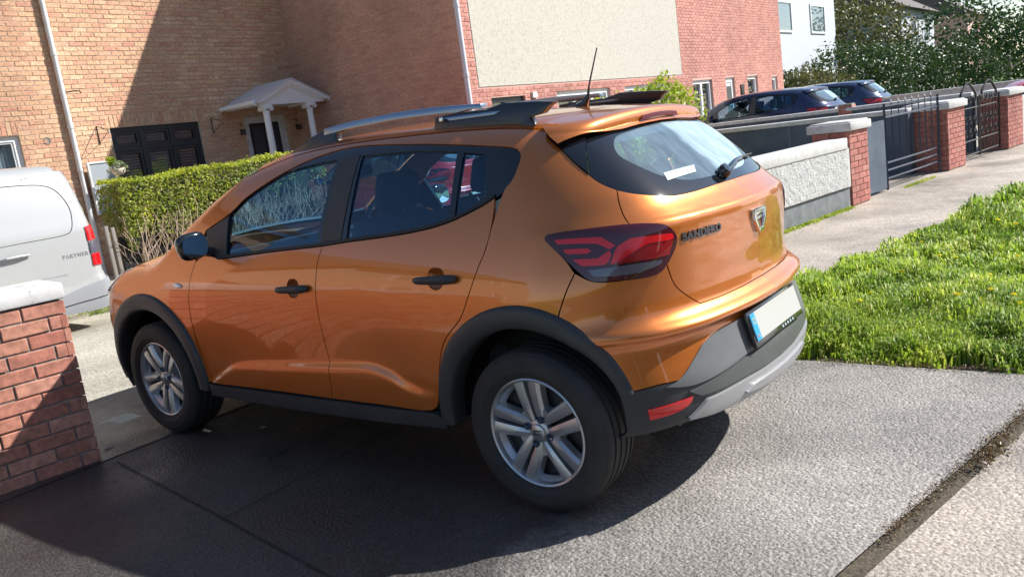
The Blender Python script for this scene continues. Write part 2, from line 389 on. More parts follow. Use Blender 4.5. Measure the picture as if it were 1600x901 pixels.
OUT={
'window_outer':[(1.865,0.83,1.002,1),(1.458,0.825,1.026),(1.077,0.819,1.044),(0.922,0.814,1.056),(0.575,0.803,1.078),(0.357,0.789,1.108),(0.192,0.763,1.159),(0.124,0.747,1.19),(0.087,0.735,1.212),(0.054,0.712,1.254),(0.039,0.672,1.318),(0.049,0.654,1.344),(0.08,0.643,1.363),(0.22,0.632,1.384),(0.388,0.618,1.405),(0.642,0.598,1.431),(1.002,0.577,1.456),(1.241,0.596,1.437),(1.473,0.64,1.383),(1.721,0.698,1.288),(1.837,0.736,1.216),(2.02,0.77,1.144,1),(1.983,0.804,1.065)],
'glass_front':[(1.835,0.738,1.213,1),(1.686,0.683,1.315),(1.481,0.642,1.38),(1.287,0.627,1.402),(1.103,0.62,1.411,1),(1.123,0.814,1.056,1),(1.794,0.827,1.013,1)],
'glass_rear':[(0.938,0.618,1.413,1),(0.643,0.623,1.404),(0.368,0.639,1.38,1),(0.342,0.784,1.119,1),(0.48,0.798,1.089),(0.689,0.805,1.076),(0.925,0.809,1.069,1)],
'glass_quarter':[(0.331,0.644,1.372,1),(0.217,0.655,1.355,1),(0.168,0.739,1.208,1),(0.314,0.78,1.127,1)],
'glass_fixed':[(0.148,0.654,1.356),(0.062,0.66,1.339),(0.047,0.674,1.317),(0.064,0.709,1.26),(0.105,0.734,1.215)],
'fin':[(-0.099,0.602,1.344,1),(-0.121,0.546,1.37),(-0.134,0.474,1.394,1),(-0.23,0.63,1.236,1),(-0.163,0.622,1.29)],
'front_door':[(2.075,0.831,0.992,1),(2.118,0.86,0.893),(2.142,0.881,0.715),(2.125,0.88,0.534),(2.072,0.877,0.349,1),(1.588,0.881,0.351),(1.119,0.881,0.348,1),(1.106,0.884,0.411),(1.101,0.873,0.52),(1.108,0.872,0.595),(1.113,0.876,0.716),(1.111,0.874,0.837),(1.104,0.863,0.904),(1.097,0.842,0.979),(1.072,0.819,1.044,1),(1.458,0.825,1.026),(1.87,0.83,1,1),(1.975,0.817,1.034,1)],
'rear_door':[(1.072,0.819,1.044,1),(1.097,0.842,0.979),(1.104,0.863,0.904),(1.111,0.874,0.837),(1.113,0.876,0.716),(1.108,0.872,0.595),(1.101,0.873,0.52),(1.106,0.884,0.411),(1.119,0.881,0.348,1),(0.782,0.88,0.348),(0.551,0.876,0.344),(0.488,0.875,0.357),(0.458,0.877,0.391),(0.433,0.879,0.487),(0.398,0.88,0.606),(0.354,0.879,0.673),(0.268,0.877,0.753),(0.216,0.87,0.844),(0.171,0.849,0.939),(0.14,0.829,1.003),(0.123,0.802,1.071),(0.118,0.775,1.132),(0.124,0.747,1.19,1),(0.192,0.763,1.159),(0.357,0.789,1.108),(0.575,0.803,1.078),(0.922,0.814,1.056)],
'taillight':[(-0.124,0.804,1.031),(-0.13,0.796,1.047),(-0.272,0.747,1.055),(-0.4,0.674,1.053),(-0.484,0.601,1.038),(-0.509,0.573,1.012),(-0.516,0.563,0.969),(-0.493,0.609,0.899),(-0.468,0.649,0.87),(-0.405,0.725,0.869),(-0.307,0.792,0.875),(-0.27,0.806,0.896),(-0.2,0.81,0.963)],
'bumper_side':[(-0.239,0.814,0.911),(-0.21,0.837,0.851),(-0.179,0.853,0.777)],
'hatch_low':[(-0.493,0.609,0.894),(-0.497,0.589,0.839),(-0.503,0.567,0.803),(-0.515,0.535,0.772),(-0.53,0.505,0.745),(-0.546,0.477,0.723,1),(-0.578,0.335,0.72),(-0.602,0.099,0.724),(-0.6,-0.111,0.726)],
'gray_top':[(-0.402,0.779,0.476,1),(-0.471,0.717,0.485),(-0.527,0.637,0.487,1),(-0.546,0.576,0.528),(-0.561,0.5,0.571),(-0.57,0.442,0.595),(-0.595,0.299,0.608),(-0.616,0.07,0.614),(-0.614,-0.132,0.611)],
'hatch_roofside':[(-0.004,0.536,1.418),(-0.034,0.573,1.389),(-0.067,0.592,1.365),(-0.099,0.602,1.344)],
'reflector':[(-0.433,0.755,0.397),(-0.547,0.607,0.404),(-0.542,0.612,0.38),(-0.516,0.651,0.358),(-0.434,0.748,0.35)],
}
TLP={
'a':[(-0.162,0.798,1.027,1),(-0.319,0.742,1.023,1),(-0.364,0.728,0.989,1),(-0.347,0.742,0.979,1),(-0.307,0.755,1.003,1),(-0.175,0.8,1.012,1)],
'b':[(-0.196,0.801,0.992,1),(-0.277,0.773,0.99,1),(-0.292,0.77,0.98,1),(-0.278,0.779,0.972,1),(-0.21,0.803,0.977,1)],
'c':[(-0.232,0.803,0.956,1),(-0.313,0.769,0.953,1),(-0.33,0.756,0.964,1),(-0.347,0.743,0.975,1),(-0.354,0.743,0.961,1),(-0.345,0.756,0.936,1),(-0.329,0.767,0.928,1),(-0.263,0.799,0.932,1)],
'd':[(-0.37,0.725,0.986,1),(-0.405,0.693,1.007,1),(-0.454,0.65,1.006,1),(-0.506,0.58,1.002,1),(-0.509,0.577,0.984,1),(-0.497,0.6,0.98,1),(-0.455,0.656,0.982,1),(-0.421,0.694,0.964,1),(-0.366,0.745,0.929,1),(-0.351,0.755,0.928,1),(-0.358,0.742,0.956,1)],
'e':[(-0.282,0.795,0.916,1),(-0.355,0.755,0.918,1),(-0.421,0.704,0.919,1),(-0.484,0.628,0.918,1),(-0.479,0.635,0.904,1),(-0.427,0.703,0.887,1),(-0.362,0.756,0.886,1),(-0.301,0.791,0.894,1)],
'f':[(-0.327,0.737,1.025,1),(-0.403,0.683,1.037,1),(-0.473,0.621,1.031,1),(-0.5,0.588,1.015,1),(-0.454,0.647,1.016,1),(-0.405,0.691,1.016,1),(-0.368,0.721,1.002,1)],
}
TL=[('a','lens_red'),('b','lens_red'),('c','lens_red'),('d','lens_red'),('e','lens_clear')]
TLP['g']=[(-0.405,0.697,0.995,1),(-0.441,0.666,0.997,1),(-0.508,0.58,0.979,1),(-0.498,0.602,0.93,1),(-0.461,0.66,0.927,1),(-0.392,0.726,0.928,1),(-0.372,0.742,0.924,1)]
TL.append(('g','lens_mid'))
# ---------------- materials of the cars ----------------
M={}
M['paint']=paint('orange_paint',(.60,.172,.022),.60,.34)
M['trim']=mat('dark_plastic',(.035,.038,.042),.5); noise_col(M['trim'],[(.3,(.030,.033,.037)),(.7,(.045,.048,.052))],6,bump=.12,bscale=900,bdist=.001)
M['insert']=mat('grey_plastic',(.17,.18,.18),.45); noise_col(M['insert'],[(.3,(.11,.12,.124)),(.7,(.145,.156,.158))],5,bump=.1,bscale=700,bdist=.001)  # dark trim plastic, faded, with its sunlit tone put into the colour
M['band']=mat('mid_plastic',(.08,.09,.09),.45)
M['skid']=mat('silver_plastic',(.36,.37,.38),.38,.3)
M['gloss_black']=mat('gloss_black',(.008,.01,.014),.08,0,.6)
M['seal']=mat('rubber_seal',(.012,.013,.015),.6)
M['inner']=mat('interior_dark',(.028,.03,.034),.85)
M['lining']=mat('headlining',(.30,.31,.32),.9)
M['seat']=mat('seat_fabric',(.035,.04,.048),.9); noise_col(M['seat'],[(.35,(.03,.034,.042)),(.7,(.06,.065,.075))],60,bump=.3,bscale=300,bdist=.002)
M['glass']=glass_mat('window_glass',(.50,.76,.92),(.58,.80,1.0),2.2)
M['rglass']=glass_mat('rear_glass',(.55,.78,.92),(.70,.88,1.0),2.6)
def _dust(m):
    nt=m.node_tree; N=nt.nodes; L=nt.links; out=[n for n in N if n.type=='OUTPUT_MATERIAL'][0]; old=out.inputs[0].links[0].from_socket
    d=N.new('ShaderNodeBsdfDiffuse'); d.inputs[0].default_value=(.52,.68,.78,1); x=N.new('ShaderNodeMixShader')
    tc=N.new('ShaderNodeTexCoord'); sx=N.new('ShaderNodeSeparateXYZ'); L.new(tc.outputs['Object'],sx.inputs[0])
    n=N.new('ShaderNodeTexNoise'); n.inputs['Scale'].default_value=9; n.inputs['Detail'].default_value=8; L.new(tc.outputs['Object'],n.inputs[0])
    # the arc wiped clean: everything left of the line y = .03 + .9*(z-1.17)^2 ...
    a=N.new('ShaderNodeMath'); a.operation='MULTIPLY_ADD'; a.inputs[1].default_value=.10; L.new(n.outputs['Fac'],a.inputs[0]); L.new(sx.outputs['Y'],a.inputs[2])
    r=N.new('ShaderNodeMapRange'); r.inputs['From Min'].default_value=.075; r.inputs['From Max'].default_value=.035; r.inputs['To Min'].default_value=.17; r.inputs['To Max'].default_value=.52
    L.new(a.outputs[0],r.inputs['Value']); n2=N.new('ShaderNodeTexNoise'); n2.inputs['Scale'].default_value=5; n2.inputs['Detail'].default_value=9; n2.inputs['Distortion'].default_value=1.2; mp2=N.new('ShaderNodeMapping'); mp2.inputs['Scale'].default_value=(1,3.,1.2); L.new(tc.outputs['Object'],mp2.inputs[0]); L.new(mp2.outputs[0],n2.inputs[0])
    q=N.new('ShaderNodeMapRange'); q.inputs['From Min'].default_value=.35; q.inputs['From Max'].default_value=.7; q.inputs['To Min'].default_value=.75; q.inputs['To Max'].default_value=1.3; L.new(n2.outputs[0],q.inputs[0]); mu=N.new('ShaderNodeMath'); mu.operation='MULTIPLY'; L.new(r.outputs[0],mu.inputs[0]); L.new(q.outputs[0],mu.inputs[1])
    L.new(mu.outputs[0],x.inputs[0]); L.new(old,x.inputs[1]); L.new(d.outputs[0],x.inputs[2]); L.new(x.outputs[0],out.inputs[0])
_dust(M['rglass'])
M['lens_base']=mat('smoked_lens',(.06,.004,.010),.08,0,1.)
M['lens_red']=mat('red_lens',(.72,.006,.012),.12,0,1.)
M['lens_mid']=mat('mid_red_lens',(.30,.008,.014),.1,0,1.)
M['lens_clear']=mat('clear_lens',(.13,.13,.17),.12,.3,1.)
M['chrome']=mat('chrome',(.75,.76,.78),.12,1.)
M['letter']=mat('letter_chrome',(.16,.16,.18),.25,.9)
M['mirror']=mat('mirror_glass',(.8,.85,.9),.01,1.)
M['rail']=mat('rail_grey',(.30,.38,.48),.32,.8)
M['rubber']=mat('tyre_rubber',(.022,.023,.025),.75); noise_col(M['rubber'],[(.3,(.018,.019,.021)),(.75,(.036,.035,.034))],9,bump=.2,bscale=200,bdist=.001)
M['wheel']=mat('wheel_silver',(.49,.51,.54),.32,.75); 
M['wheel_dark']=mat('wheel_well',(.03,.032,.036),.5)
M['white']=mat('white_plate',(.44,.45,.43),.35)
M['blue']=mat('plate_blue',(.02,.30,.62),.35)
M['black']=mat('flat_black',(.008,.008,.009),.6)
M['headlamp']=mat('headlamp_clear',(.80,.82,.85),.15,.3,1.)
M['sticker']=mat('white_sticker',(.30,.37,.42),.6)
M['brake_red']=mat('brake_red',(.10,.004,.018),.4)

def on_top(L):
    P=Top.frm(np.array([l[:2] for l in L],float),Fb); return [tuple(p)+tuple(l[2:]) for p,l in zip(P,L)]
def side_y(xz,F=Fb):
    xz=np.atleast_2d(xz); O=np.stack([xz[:,0],0*xz[:,0],xz[:,1]],1); return ray_solve(O,np.tile([0.,1.,0.],(len(O),1)),F,.1,1.1,40)[:,1]

DOOR_ROWS=[(x,.87,float(crease_z(x))+u) for x in np.arange(.40,2.15,.022) for u in (-.055,-.042,-.034,-.026,-.017,-.008,0,.008,.02,.035,.055)]
ang=np.linspace(0,math.pi,200)
def rear_rows(zs): return [(-.62*math.sin(t)*1.,.85*math.cos(t),z) for t in ang for z in zs]
def make_car():
    car=empty('parked_car')
    pt=M['paint']
    # --- roof, screens, bonnet
    roof_half=[(1.80,0),(1.78,.3),(1.73,.605,1),(1.6,.585),(1.4,.56),(1.0,.55),(.5,.55),(.1,.55),(-.004,.536,1),(-.003,.5),(-.012,.45),(-.03,.32),(-.047,.16),(-.055,0)]
    panel('roof',pt,car,sym([(a[0],a[1],0)+tuple(a[2:]) for a in roof_half]),chart=Top,grid=.04)
    ws_half=[(1.80,0,0),(1.78,.3,0),(1.73,.605,0,1),(1.8,.62,0),(2.0,.665,0),(2.2,.69,0),(2.40,.70,0,1),(2.50,.4,0),(2.53,0,0)]
    panel('windscreen',M['glass'],car,sym(ws_half),chart=Top,grid=.04,off=-.002,flange=.004)
    panel('scuttle',M['trim'],car,sym([(2.53,0,0),(2.50,.4,0),(2.40,.70,0,1),(2.45,.735,0,1),(2.57,.4,0),(2.60,0,0)]),chart=Top,grid=.04,off=-.006)
    hood=[(2.60,0,0),(2.57,.4,0),(2.45,.735,0,1),(2.7,.745,0),(2.95,.70,0),(3.1,.64,0,1),(3.25,.4,0),(3.31,0,0)]
    panel('bonnet',pt,car,sym(hood),chart=Top,grid=.04)
    # --- sides
    wing_top=on_top([(3.1,.64),(2.95,.70),(2.7,.745),(2.45,.735)])
    wing=[(2.075,.83,.992,1),(2.118,.86,.893),(2.144,.88,.715),(2.13,.878,.533),(2.064,.882,.351,1)]+arc(2.604,.33,.42,178,22,22)+[(3.01,.80,.50,1),(3.0,.81,.60),(2.985,.80,.74,1),(2.93,.80,.90,1)]+[wing_top[0]+(1,)]+wing_top[1:]+[(2.2,.785,1.035),(2.085,.80,1.035,1)]
    panel('front_wing',pt,car,wing,True)
    def door_hole(c,r): return [(c[0]+r*math.cos(t),c[1],c[2]+r*math.sin(t)) for t in np.linspace(0,2*math.pi,16,endpoint=False)]
    HF=(1.268,.868,.862); HR=(.384,.86,.902)
    fd=panel('front_door',pt,car,OUT['front_door'],True,holes=[door_hole(HF,.043)],rows=DOOR_ROWS)
    rd=panel('rear_door',pt,car,OUT['rear_door'],True,holes=[door_hole(HR,.043)],rows=DOOR_ROWS)
    for ds,h in ((fd,HF),(rd,HR)):
        yy=float(side_y([(h[0],h[2])])[0])
        for s,d in zip((1,-1),ds):
            V,F_=lathe([(.046,-.003),(.041,-.012),(.028,-.024),(.012,-.030),(.0005,-.031)],24)
            c=mesh('handle_recess',[(a+h[0],(b+yy)*s,c_+h[2]) for a,b,c_ in V],F_,pt,d,smooth=True)
            n=26; prof=[]
            pts=[];rr=[]
            for i in range(n):
                t=-1+2*i/(n-1); px=h[0]-.112*t
                bow=.030*(1-t*t)**.5 if abs(t)<1 else 0
                pts.append((px,s*(yy+.006+.018*(1-t**6)),h[2]+.003*t)); rr.append(.0175*(1-.55*abs(t)**8)*(1+.18*t))
            mb=MB().tube(pts,rr,10); o=mb.build('handle',M['trim'],d,True)
    # body side frame: pillars, cant rail and rear quarter in one pressing
    apil=on_top([(2.40,.705),(2.2,.695),(2.0,.67),(1.8,.625),(1.6,.59),(1.4,.565),(1.0,.555),(.5,.555),(.1,.555)])
    q=[(2.085,.80,1.04,1),(2.30,.775,1.03)]+[apil[0]+(1,)]+apil[1:]+[(-.004,.536,1.418,1),(-.034,.573,1.389),(-.067,.592,1.365),(-.099,.602,1.344,1),(-.163,.622,1.29),(-.229,.631,1.237),(-.278,.629,1.20),(-.329,.613,1.171,1),(-.346,.638,1.13),(-.373,.661,1.082),(-.40,.674,1.053,1),
       (-.272,.747,1.055),(-.13,.796,1.047),(-.124,.804,1.031,1),(-.20,.81,.963),(-.239,.814,.911,1),(-.21,.837,.851),(-.179,.853,.777,1)]+arc(0,.33,.42,112,15,16)
    rdo=OUT['rear_door']; k0=[i for i,p in enumerate(rdo) if abs(p[0]-.433)<.002][0]
    k1=[i for i,p in enumerate(rdo) if abs(p[0]-.124)<.002][0]
    q+=[rdo[k0]+(1,)]+[p[:3] for p in rdo[k0+1:k1]]+[rdo[k1][:3]+(1,)]
    wo=OUT['window_outer']; j0=[i for i,p in enumerate(wo) if abs(p[0]-.124)<.002][0]
    q+=[p[:3] for p in wo[j0+1:-2]]+[wo[-2]]+[(2.075,.825,1.0,1)]
    panel('body_side',pt,car,q,True,grid=.03)
    ws=panel('window_surround',M['gloss_black'],car,OUT['window_outer'],True,holes=[OUT['glass_front'],OUT['glass_rear'],OUT['glass_quarter']],off=-.004,flange=.02,gap=.001)
    for nm in ('glass_front','glass_rear','glass_quarter'):
        panel({'glass_front':'front_window','glass_rear':'rear_door_window','glass_quarter':'quarter_window'}[nm],M['glass'],car,OUT[nm],True,off=-.010,flange=.004,gap=-.001,grid=.05)
    # belt strip and dark B pillar cover
    strip=[(1.865,.83,1.002,1)]+[p[:3] for p in OUT['window_outer'][1:7]]+[(.124,.747,1.19,1)]
    lo=[(p[0],p[1],p[2]+.020) for p in strip][::-1]; lo[0]=lo[0]+(1,); lo[-1]=lo[-1]+(1,)
    panel('belt_strip',M['seal'],car,strip+lo,True,off=.004,grid=.05)
    bp=[(1.075,.62,1.43,1),(1.095,.82,1.066,1),(.955,.82,1.072,1),(.955,.62,1.43,1)]
    panel('pillar_cover',M['trim'],car,bp,True,off=-.001,grid=.05)
    panel('mirror_sail',M['trim'],car,[(1.80,.83,1.018,1),(1.84,.738,1.205,1),(2.01,.77,1.143,1),(1.985,.80,1.06),(1.865,.83,1.008,1)],True,off=.001,grid=.05)
    # --- sill
    sill=[(2.09,.88,.345,1),(1.2,.88,.344),(.47,.88,.342,1),(.44,.88,.31),(.43,.88,.27,1),(1.2,.88,.262),(2.10,.88,.275,1)]
    panel('side_skirt',M['trim'],car,sill,True,off=.010,grid=.04,flange=.03)
    # --- wheel arch trims
    def arch(cx,ri,ro,a0,a1,roe):
        n=46; V=[];Fc=[]; prof=[(0,-.012),(0.03,.006),(.12,.016),(.30,.020),(.62,.020),(.86,.015),(.97,.006),(1.0,-.010),(1.0,-.075)]
        A=np.linspace(a0,a1,n)
        for i,a in enumerate(A):
            t=i/(n-1); e=roe(a); r_o=ro+e
            xz=[(cx+(r_o+(ri-r_o)*f)*math.cos(math.radians(a)),.33+(r_o+(ri-r_o)*f)*math.sin(math.radians(a))) for f,_ in prof]
            ys=side_y(np.array([(x,max(z,.255)) for x,z in xz]))
            y0=ys[0]; 
            for (x,z),(f,o),y in zip(xz,prof,ys): wq=.4*(1-sst(105,145,a)) if cx<1 else .4; V.append((x,y*(1-wq)+y0*wq+o*(1-.45*(cx<1)*sst(120,160,a)),z))
        m=len(prof)
        for i in range(n-1):
            for k in range(m-1): Fc.append((i*m+k,i*m+k+1,(i+1)*m+k+1,(i+1)*m+k))
        for s in (1,-1):
            mesh('wheel_arch_trim',[(a,b*s,c) for a,b,c in V],[f if s>0 else f[::-1] for f in Fc],M['trim'],car,smooth=True)
    arch(0,.385,.477,-4,161,lambda a:-.028*sst(45,5,a)-.048*sst(95,162,a))
    arch(2.604,.402,.500,-4,183,lambda a:-.04*sst(60,5,a)-.01*sst(160,185,a))
    # --- rear: tailgate, spoiler, glass
    low=[(-.497,.589,.839),(-.503,.567,.803),(-.515,.535,.772),(-.53,.504,.745),(-.548,.482,.724,1),(-.581,.342,.722),(-.604,.105,.725),(-.606,0,.725)]
    tg=[(-.508,0,1.119),(-.494,.277,1.117),(-.467,.429,1.118),(-.427,.524,1.134),(-.377,.581,1.152),(-.329,.613,1.171,1),(-.346,.638,1.13),(-.373,.661,1.082),(-.40,.674,1.053,1),(-.484,.601,1.038),(-.509,.573,1.012),(-.516,.563,.969),(-.493,.609,.899,1)]+low
    T_=panel('tailgate',pt,car,sym(tg),grid=.022,rows=rear_rows((1.015,1.03,1.04,1.05,1.06,1.07)))
    seam=[(-.067,.592,1.365),(-.034,.573,1.389),(-.006,.538,1.418),(-.005,.5,1.434),(-.014,.45,1.445),(-.032,.32,1.46),(-.049,.16,1.467),(-.057,0,1.469)]
    edge=[(-.099,.602,1.344),(-.124,.547,1.358),(-.152,.488,1.376),(-.178,.42,1.398),(-.200,.32,1.419),(-.209,.16,1.438),(-.212,0,1.443)]
    lip=[(-.103,.600,1.338),(-.134,.548,1.338),(-.166,.488,1.348),(-.195,.42,1.362),(-.213,.32,1.370),(-.220,.16,1.384),(-.222,0,1.388)]
    fw=lambda L: L+[(a,-b,c) for a,b,c in L[::-1][1:]]
    ribbon('roof_spoiler',pt,car,[fw(seam),fw(edge),fw(lip)],120,(16,12),Fsp,.001)
    fr_a=[(x+.03,y*1.0,z+.01) for x,y,z in seam]; fr_b=[(x-.03,y*.985,z-.045) for x,y,z in lip]
    ribbon('tailgate_frame',M['black'],car,[fw(fr_a),fw(lip),fw(fr_b)],60,(5,3),Fb,-.016)
    finp=[(-.101,.602,1.342,1),(-.121,.546,1.368),(-.15,.485,1.378,1),(-.19,.56,1.31),(-.231,.63,1.236,1),(-.165,.624,1.29)]
    panel('window_fin',M['gloss_black'],car,finp,True,off=.004)
    gl=[(-.212,0,1.400),(-.209,.16,1.398),(-.201,.32,1.392),(-.183,.42,1.385),(-.150,.488,1.378,1),(-.19,.56,1.31),(-.231,.632,1.235,1),(-.278,.629,1.199),(-.329,.613,1.170),(-.377,.581,1.151),(-.427,.524,1.133),(-.467,.429,1.119),(-.494,.277,1.118),(-.508,0,1.120)]
    gi=[(-.226,0,1.380),(-.228,.25,1.372),(-.228,.40,1.350),(-.27,.47,1.285),(-.34,.44,1.225),(-.41,.37,1.178),(-.455,.25,1.152),(-.478,0,1.146)]
    rg=panel('rear_window_border',M['gloss_black'],car,sym(gl),holes=[sym(gi)],off=-.004,flange=.006)
    rw=panel('rear_window',M['rglass'],car,sym(gi),off=-.0045,flange=.003,gap=-.001)
    st=[(-.399,.379,1.202,1),(-.422,.15,1.206,1),(-.448,.19,1.179,1),(-.426,.399,1.172,1)]
    panel('window_sticker',M['sticker'],rw,st,off=-.002,flange=.001)
    for k,(ya,yb,zz) in enumerate(((.10,.06,1.376),(.05,-.02,1.379),(-.03,-.08,1.377),(-.09,-.12,1.380),(-.13,-.20,1.378))):
        panel('window_script',M['sticker'],rw,[(-.235,ya,zz-.008,1),(-.235,ya-.01,zz+.004,1),(-.235,yb,zz+.007,1),(-.235,yb+.008,zz-.005,1)],off=-.002,flange=.001,step=.01,grid=.01)
    # brake light in the spoiler lip
    def bar(yc,hw,zc,hh,name,m,off):
        ol=[(-.21,yc+hw,zc-hh,1),(-.21,yc+hw*.9,zc+hh,1),(-.21,yc,zc+hh*1.02),(-.21,yc-hw*.9,zc+hh,1),(-.21,yc-hw,zc-hh,1),(-.21,yc,zc-hh)]
        return panel(name,m,car,ol,F=Fsp,off=off,flange=.004,step=.01,grid=.012)
    bar(0,.175,1.412,.015,'brake_light',M['brake_red'],.012)
    # badge: shield outline with bars
    def on_rear(y,z,off=0.):
        O=np.array([[0.,y,z]]); P=ray_solve(O,np.array([[-1.,0.,0.]]),Fb,.2,1.,30); N=grad(P); return Vector(P[0]+N[0]*off),Vector(N[0])
    bx,bn=on_rear(0.0,.958)
    mb=MB()
    def shield(pts_o,pts_i,d0,d1):
        n=len(pts_o); V=[]
        for d in (d0,d1):
            for L in (pts_o,pts_i):
                for y,z in L: V.append((bx.x-d,y,z))
        F_=[]
        for i in range(n):
            j=(i+1)%n
            F_+=[(2*n+i,2*n+j,3*n+j,3*n+i),(i,j,2*n+j,2*n+i),(n+j,n+i,3*n+i,3*n+j)]
        return V,F_
    so=[(.066,1.003),(-.066,1.003),(-.060,.955),(-.022,.905),(.022,.905),(.060,.955)]
    si=[(.045,.990),(-.045,.990),(-.040,.960),(-.012,.925),(.012,.925),(.040,.960)]
    V,F_=shield(so,si,-.002,.013); mb.add(V,F_)
    mb.bb((bx.x-.009,-.044,.975),(bx.x+.002,.044,.991)).bb((bx.x-.009,-.036,.957),(bx.x+.002,.036,.969))
    mb.build('badge',M['chrome'],T_,bevel=.0015)
    # model lettering on the tailgate
    cu=bpy.data.curves.new('lettering','FONT'); cu.body='SANDERO'; cu.size=.042; cu.extrude=.0025; cu.offset=.0019; cu.space_character=1.08; cu.align_x='CENTER'
    to=bpy.data.objects.new('tmp',cu); COL.objects.link(to); dg=bpy.context.evaluated_depsgraph_get(); dg.update()
    me=bpy.data.meshes.new_from_object(to.evaluated_get(dg)); bpy.data.objects.remove(to)
    me.materials.clear(); me.materials.append(M['letter'])
    V=np.array([tuple(v.co) for v in me.vertices]); cx=(V[:,0].min()+V[:,0].max())/2; wv=V[:,0].max()-V[:,0].min()
    Y=.428-(V[:,0]-cx)*(.222/wv); Z=.966+V[:,1]*.95
    P=ray_solve(np.stack([0*Y,Y,Z],1),np.tile([-1.,0.,0.],(len(Y),1)),Fb,.2,1.,30); P=P+grad(P)*(.0035+V[:,2:3])
    for v,p in zip(me.vertices,P): v.co=p
    lt=bpy.data.objects.new('lettering',me); link(lt,T_)
    # wiper
    a,_=on_rear(.045,1.142,.016); b,_=on_rear(-.10,1.165,.028); c,_=on_rear(-.20,1.172,.026); d,_=on_rear(-.50,1.178,.014); a0,_=on_rear(.03,1.150,.012)
    mb=MB(); V,F_=lathe([(.001,.022),(.024,.020),(.028,.010),(.028,-.01)],20,'z')
    R=Matrix.Rotation(math.radians(-50),4,'Y'); mb.add([tuple((R@Vector(v))+a0-Vector((0,0,.0))) for v in V],F_)
    mb.tube([a,(a+b)/2,b,c],[.017,.015,.012,.008],8); W=mb.build('rear_wiper',M['gloss_black'],T_,True)
    ml,_=on_rear(.02,1.148,.010); mm,_=on_rear(-.25,1.178,.012); mr_,_=on_rear(-.50,1.176,.010)
    MB().tube([ml,mm,mr_],[.006,.008,.004],6).build('wiper_blade',M['black'],T_,True)
    # tailgate grip step: small lip above the bumper
    # --- tail lights
    for s in (1,-1):
        g=panel_geo(OUT['taillight'],off=.007,flange=.03,gap=.001)
        if s<0: g=mir(g)
        tl=mesh('tail_light',g[0],g[1],M['lens_base'],car,normals=g[2])
        def im(L): return L
        for key,m in TL:
            g=panel_geo(TLP[key],off=.0076 if key=='g' else .009,flange=.003,gap=0,step=.008,grid=.02)
            if s<0: g=mir(g)
            mesh('light_segment',g[0],g[1],M[m],tl,normals=g[2])
    # --- rear bumper
    gt=OUT['gray_top']
    gth=[p for p in gt if p[1]>.02]
    bm_=[(-.606,0,.725)]+low[::-1][1:]+[(-.493,.609,.894,1),(-.468,.649,.87),(-.405,.725,.869),(-.307,.792,.875),(-.239,.814,.911,1),(-.21,.837,.851),(-.179,.853,.777,1)]+arc(0,.33,.42,114,156,8)+[gth[0]]+[p[:3] for p in gth[1:]]+[(-.67,0,.648)]
    bp_=[(p[0],p[1],p[2])+((1,) if len(p)>3 and p[3] else ()) for p in bm_]
    panel('rear_bumper',pt,car,sym(bp_),grid=.020,step=.014,rows=rear_rows((.650,.657,.664,.672,.680,.688,.696,.704,.712)))
    cl=[(-.67,0,.646)]+[p[:3] for p in gth[1:][::-1]]+[gth[0][:3]+(1,)]+arc(0,.33,.405,158,186,6)+[(-.333,.809,.297,1),(-.428,.756,.300),(-.52,.668,.305),(-.60,.5,.30),(-.64,.3,.292),(-.66,0,.285)]
    panel('bumper_cladding',M['trim'],car,sym(cl),grid=.03,off=.002)
    ins=[(-.65,0,.612),(-.645,.188,.612),(-.632,.386,.604),(-.610,.50,.592),(-.587,.556,.572,1),(-.563,.612,.528),(-.530,.668,.484),(-.49,.715,.468,1),(-.56,.62,.447),(-.62,.45,.458),(-.651,.295,.474),(-.672,0,.484)]
    panel('bumper_insert',M['insert'],car,sym(ins),grid=.03,off=.006)
    bd=[(-.672,0,.480),(-.651,.295,.470),(-.62,.45,.456),(-.545,.645,.432,1),(-.575,.60,.398,1),(-.647,.322,.396),(-.673,0,.392)]
    panel('bumper_step',M['band'],car,sym(bd),grid=.03,off=.009)
    sk=[(-.673,0,.386),(-.647,.322,.386),(-.584,.57,.384,1),(-.535,.655,.322,1),(-.57,.59,.312),(-.62,.42,.30),(-.64,.3,.296),(-.66,0,.292)]
    panel('skid_plate',M['skid'],car,sym(sk),grid=.03,off=.016,flange=.03)
    sb=[(-.673,0,.358),(-.665,.20,.358),(-.65,.30,.357,1),(-.64,.36,.332,1),(-.65,.30,.322),(-.66,0,.320)]
    panel('skid_rib',M['skid'],car,sym(sb),grid=.03,off=.026,flange=.02)
    panel('rear_reflector',M['lens_red'],car,[(-.439,.767,.402,1),(-.558,.628,.413,1),(-.553,.634,.389),(-.526,.672,.367),(-.441,.761,.355,1)],True,off=.006,flange=.01)
    # number plate with holder
    def plate(o,w,h,d,cz=.563):
        R=Matrix.Rotation(math.radians(-15),3,'Y'); cx=-.655
        mb=MB(); mb.box((cx+o[0],o[1],cz+o[2]),(d,w,h),R.to_3x3()); return mb
    PR=Matrix.Rotation(math.radians(15),3,'Y')
    def pl(name,m,off,w,h,d,y=0,z=0,par=car,bev=.0):
        c=Vector((-.636,0,.562))+PR@Vector((off,y,z)); mb=MB(); mb.box(c,(d,w,h),PR); return mb.build(name,m,par,bevel=bev)
    NP=pl('number_plate',M['gloss_black'],-.004,.545,.142,.016,bev=.004)
    pl('plate_face',M['white'],-.014,.515,.106,.003,0,.006,NP); pl('country_band',M['blue'],-.016,.044,.106,.003,.236,.006,NP)
    for i,(y,z) in enumerate([(.236+.011*math.cos(t),.030+.011*math.sin(t)) for t in np.linspace(0,2*math.pi,12,endpoint=False)]):
        pl('star',mat_yellow,-.0185,.0035,.0035,.001,y,z,NP)
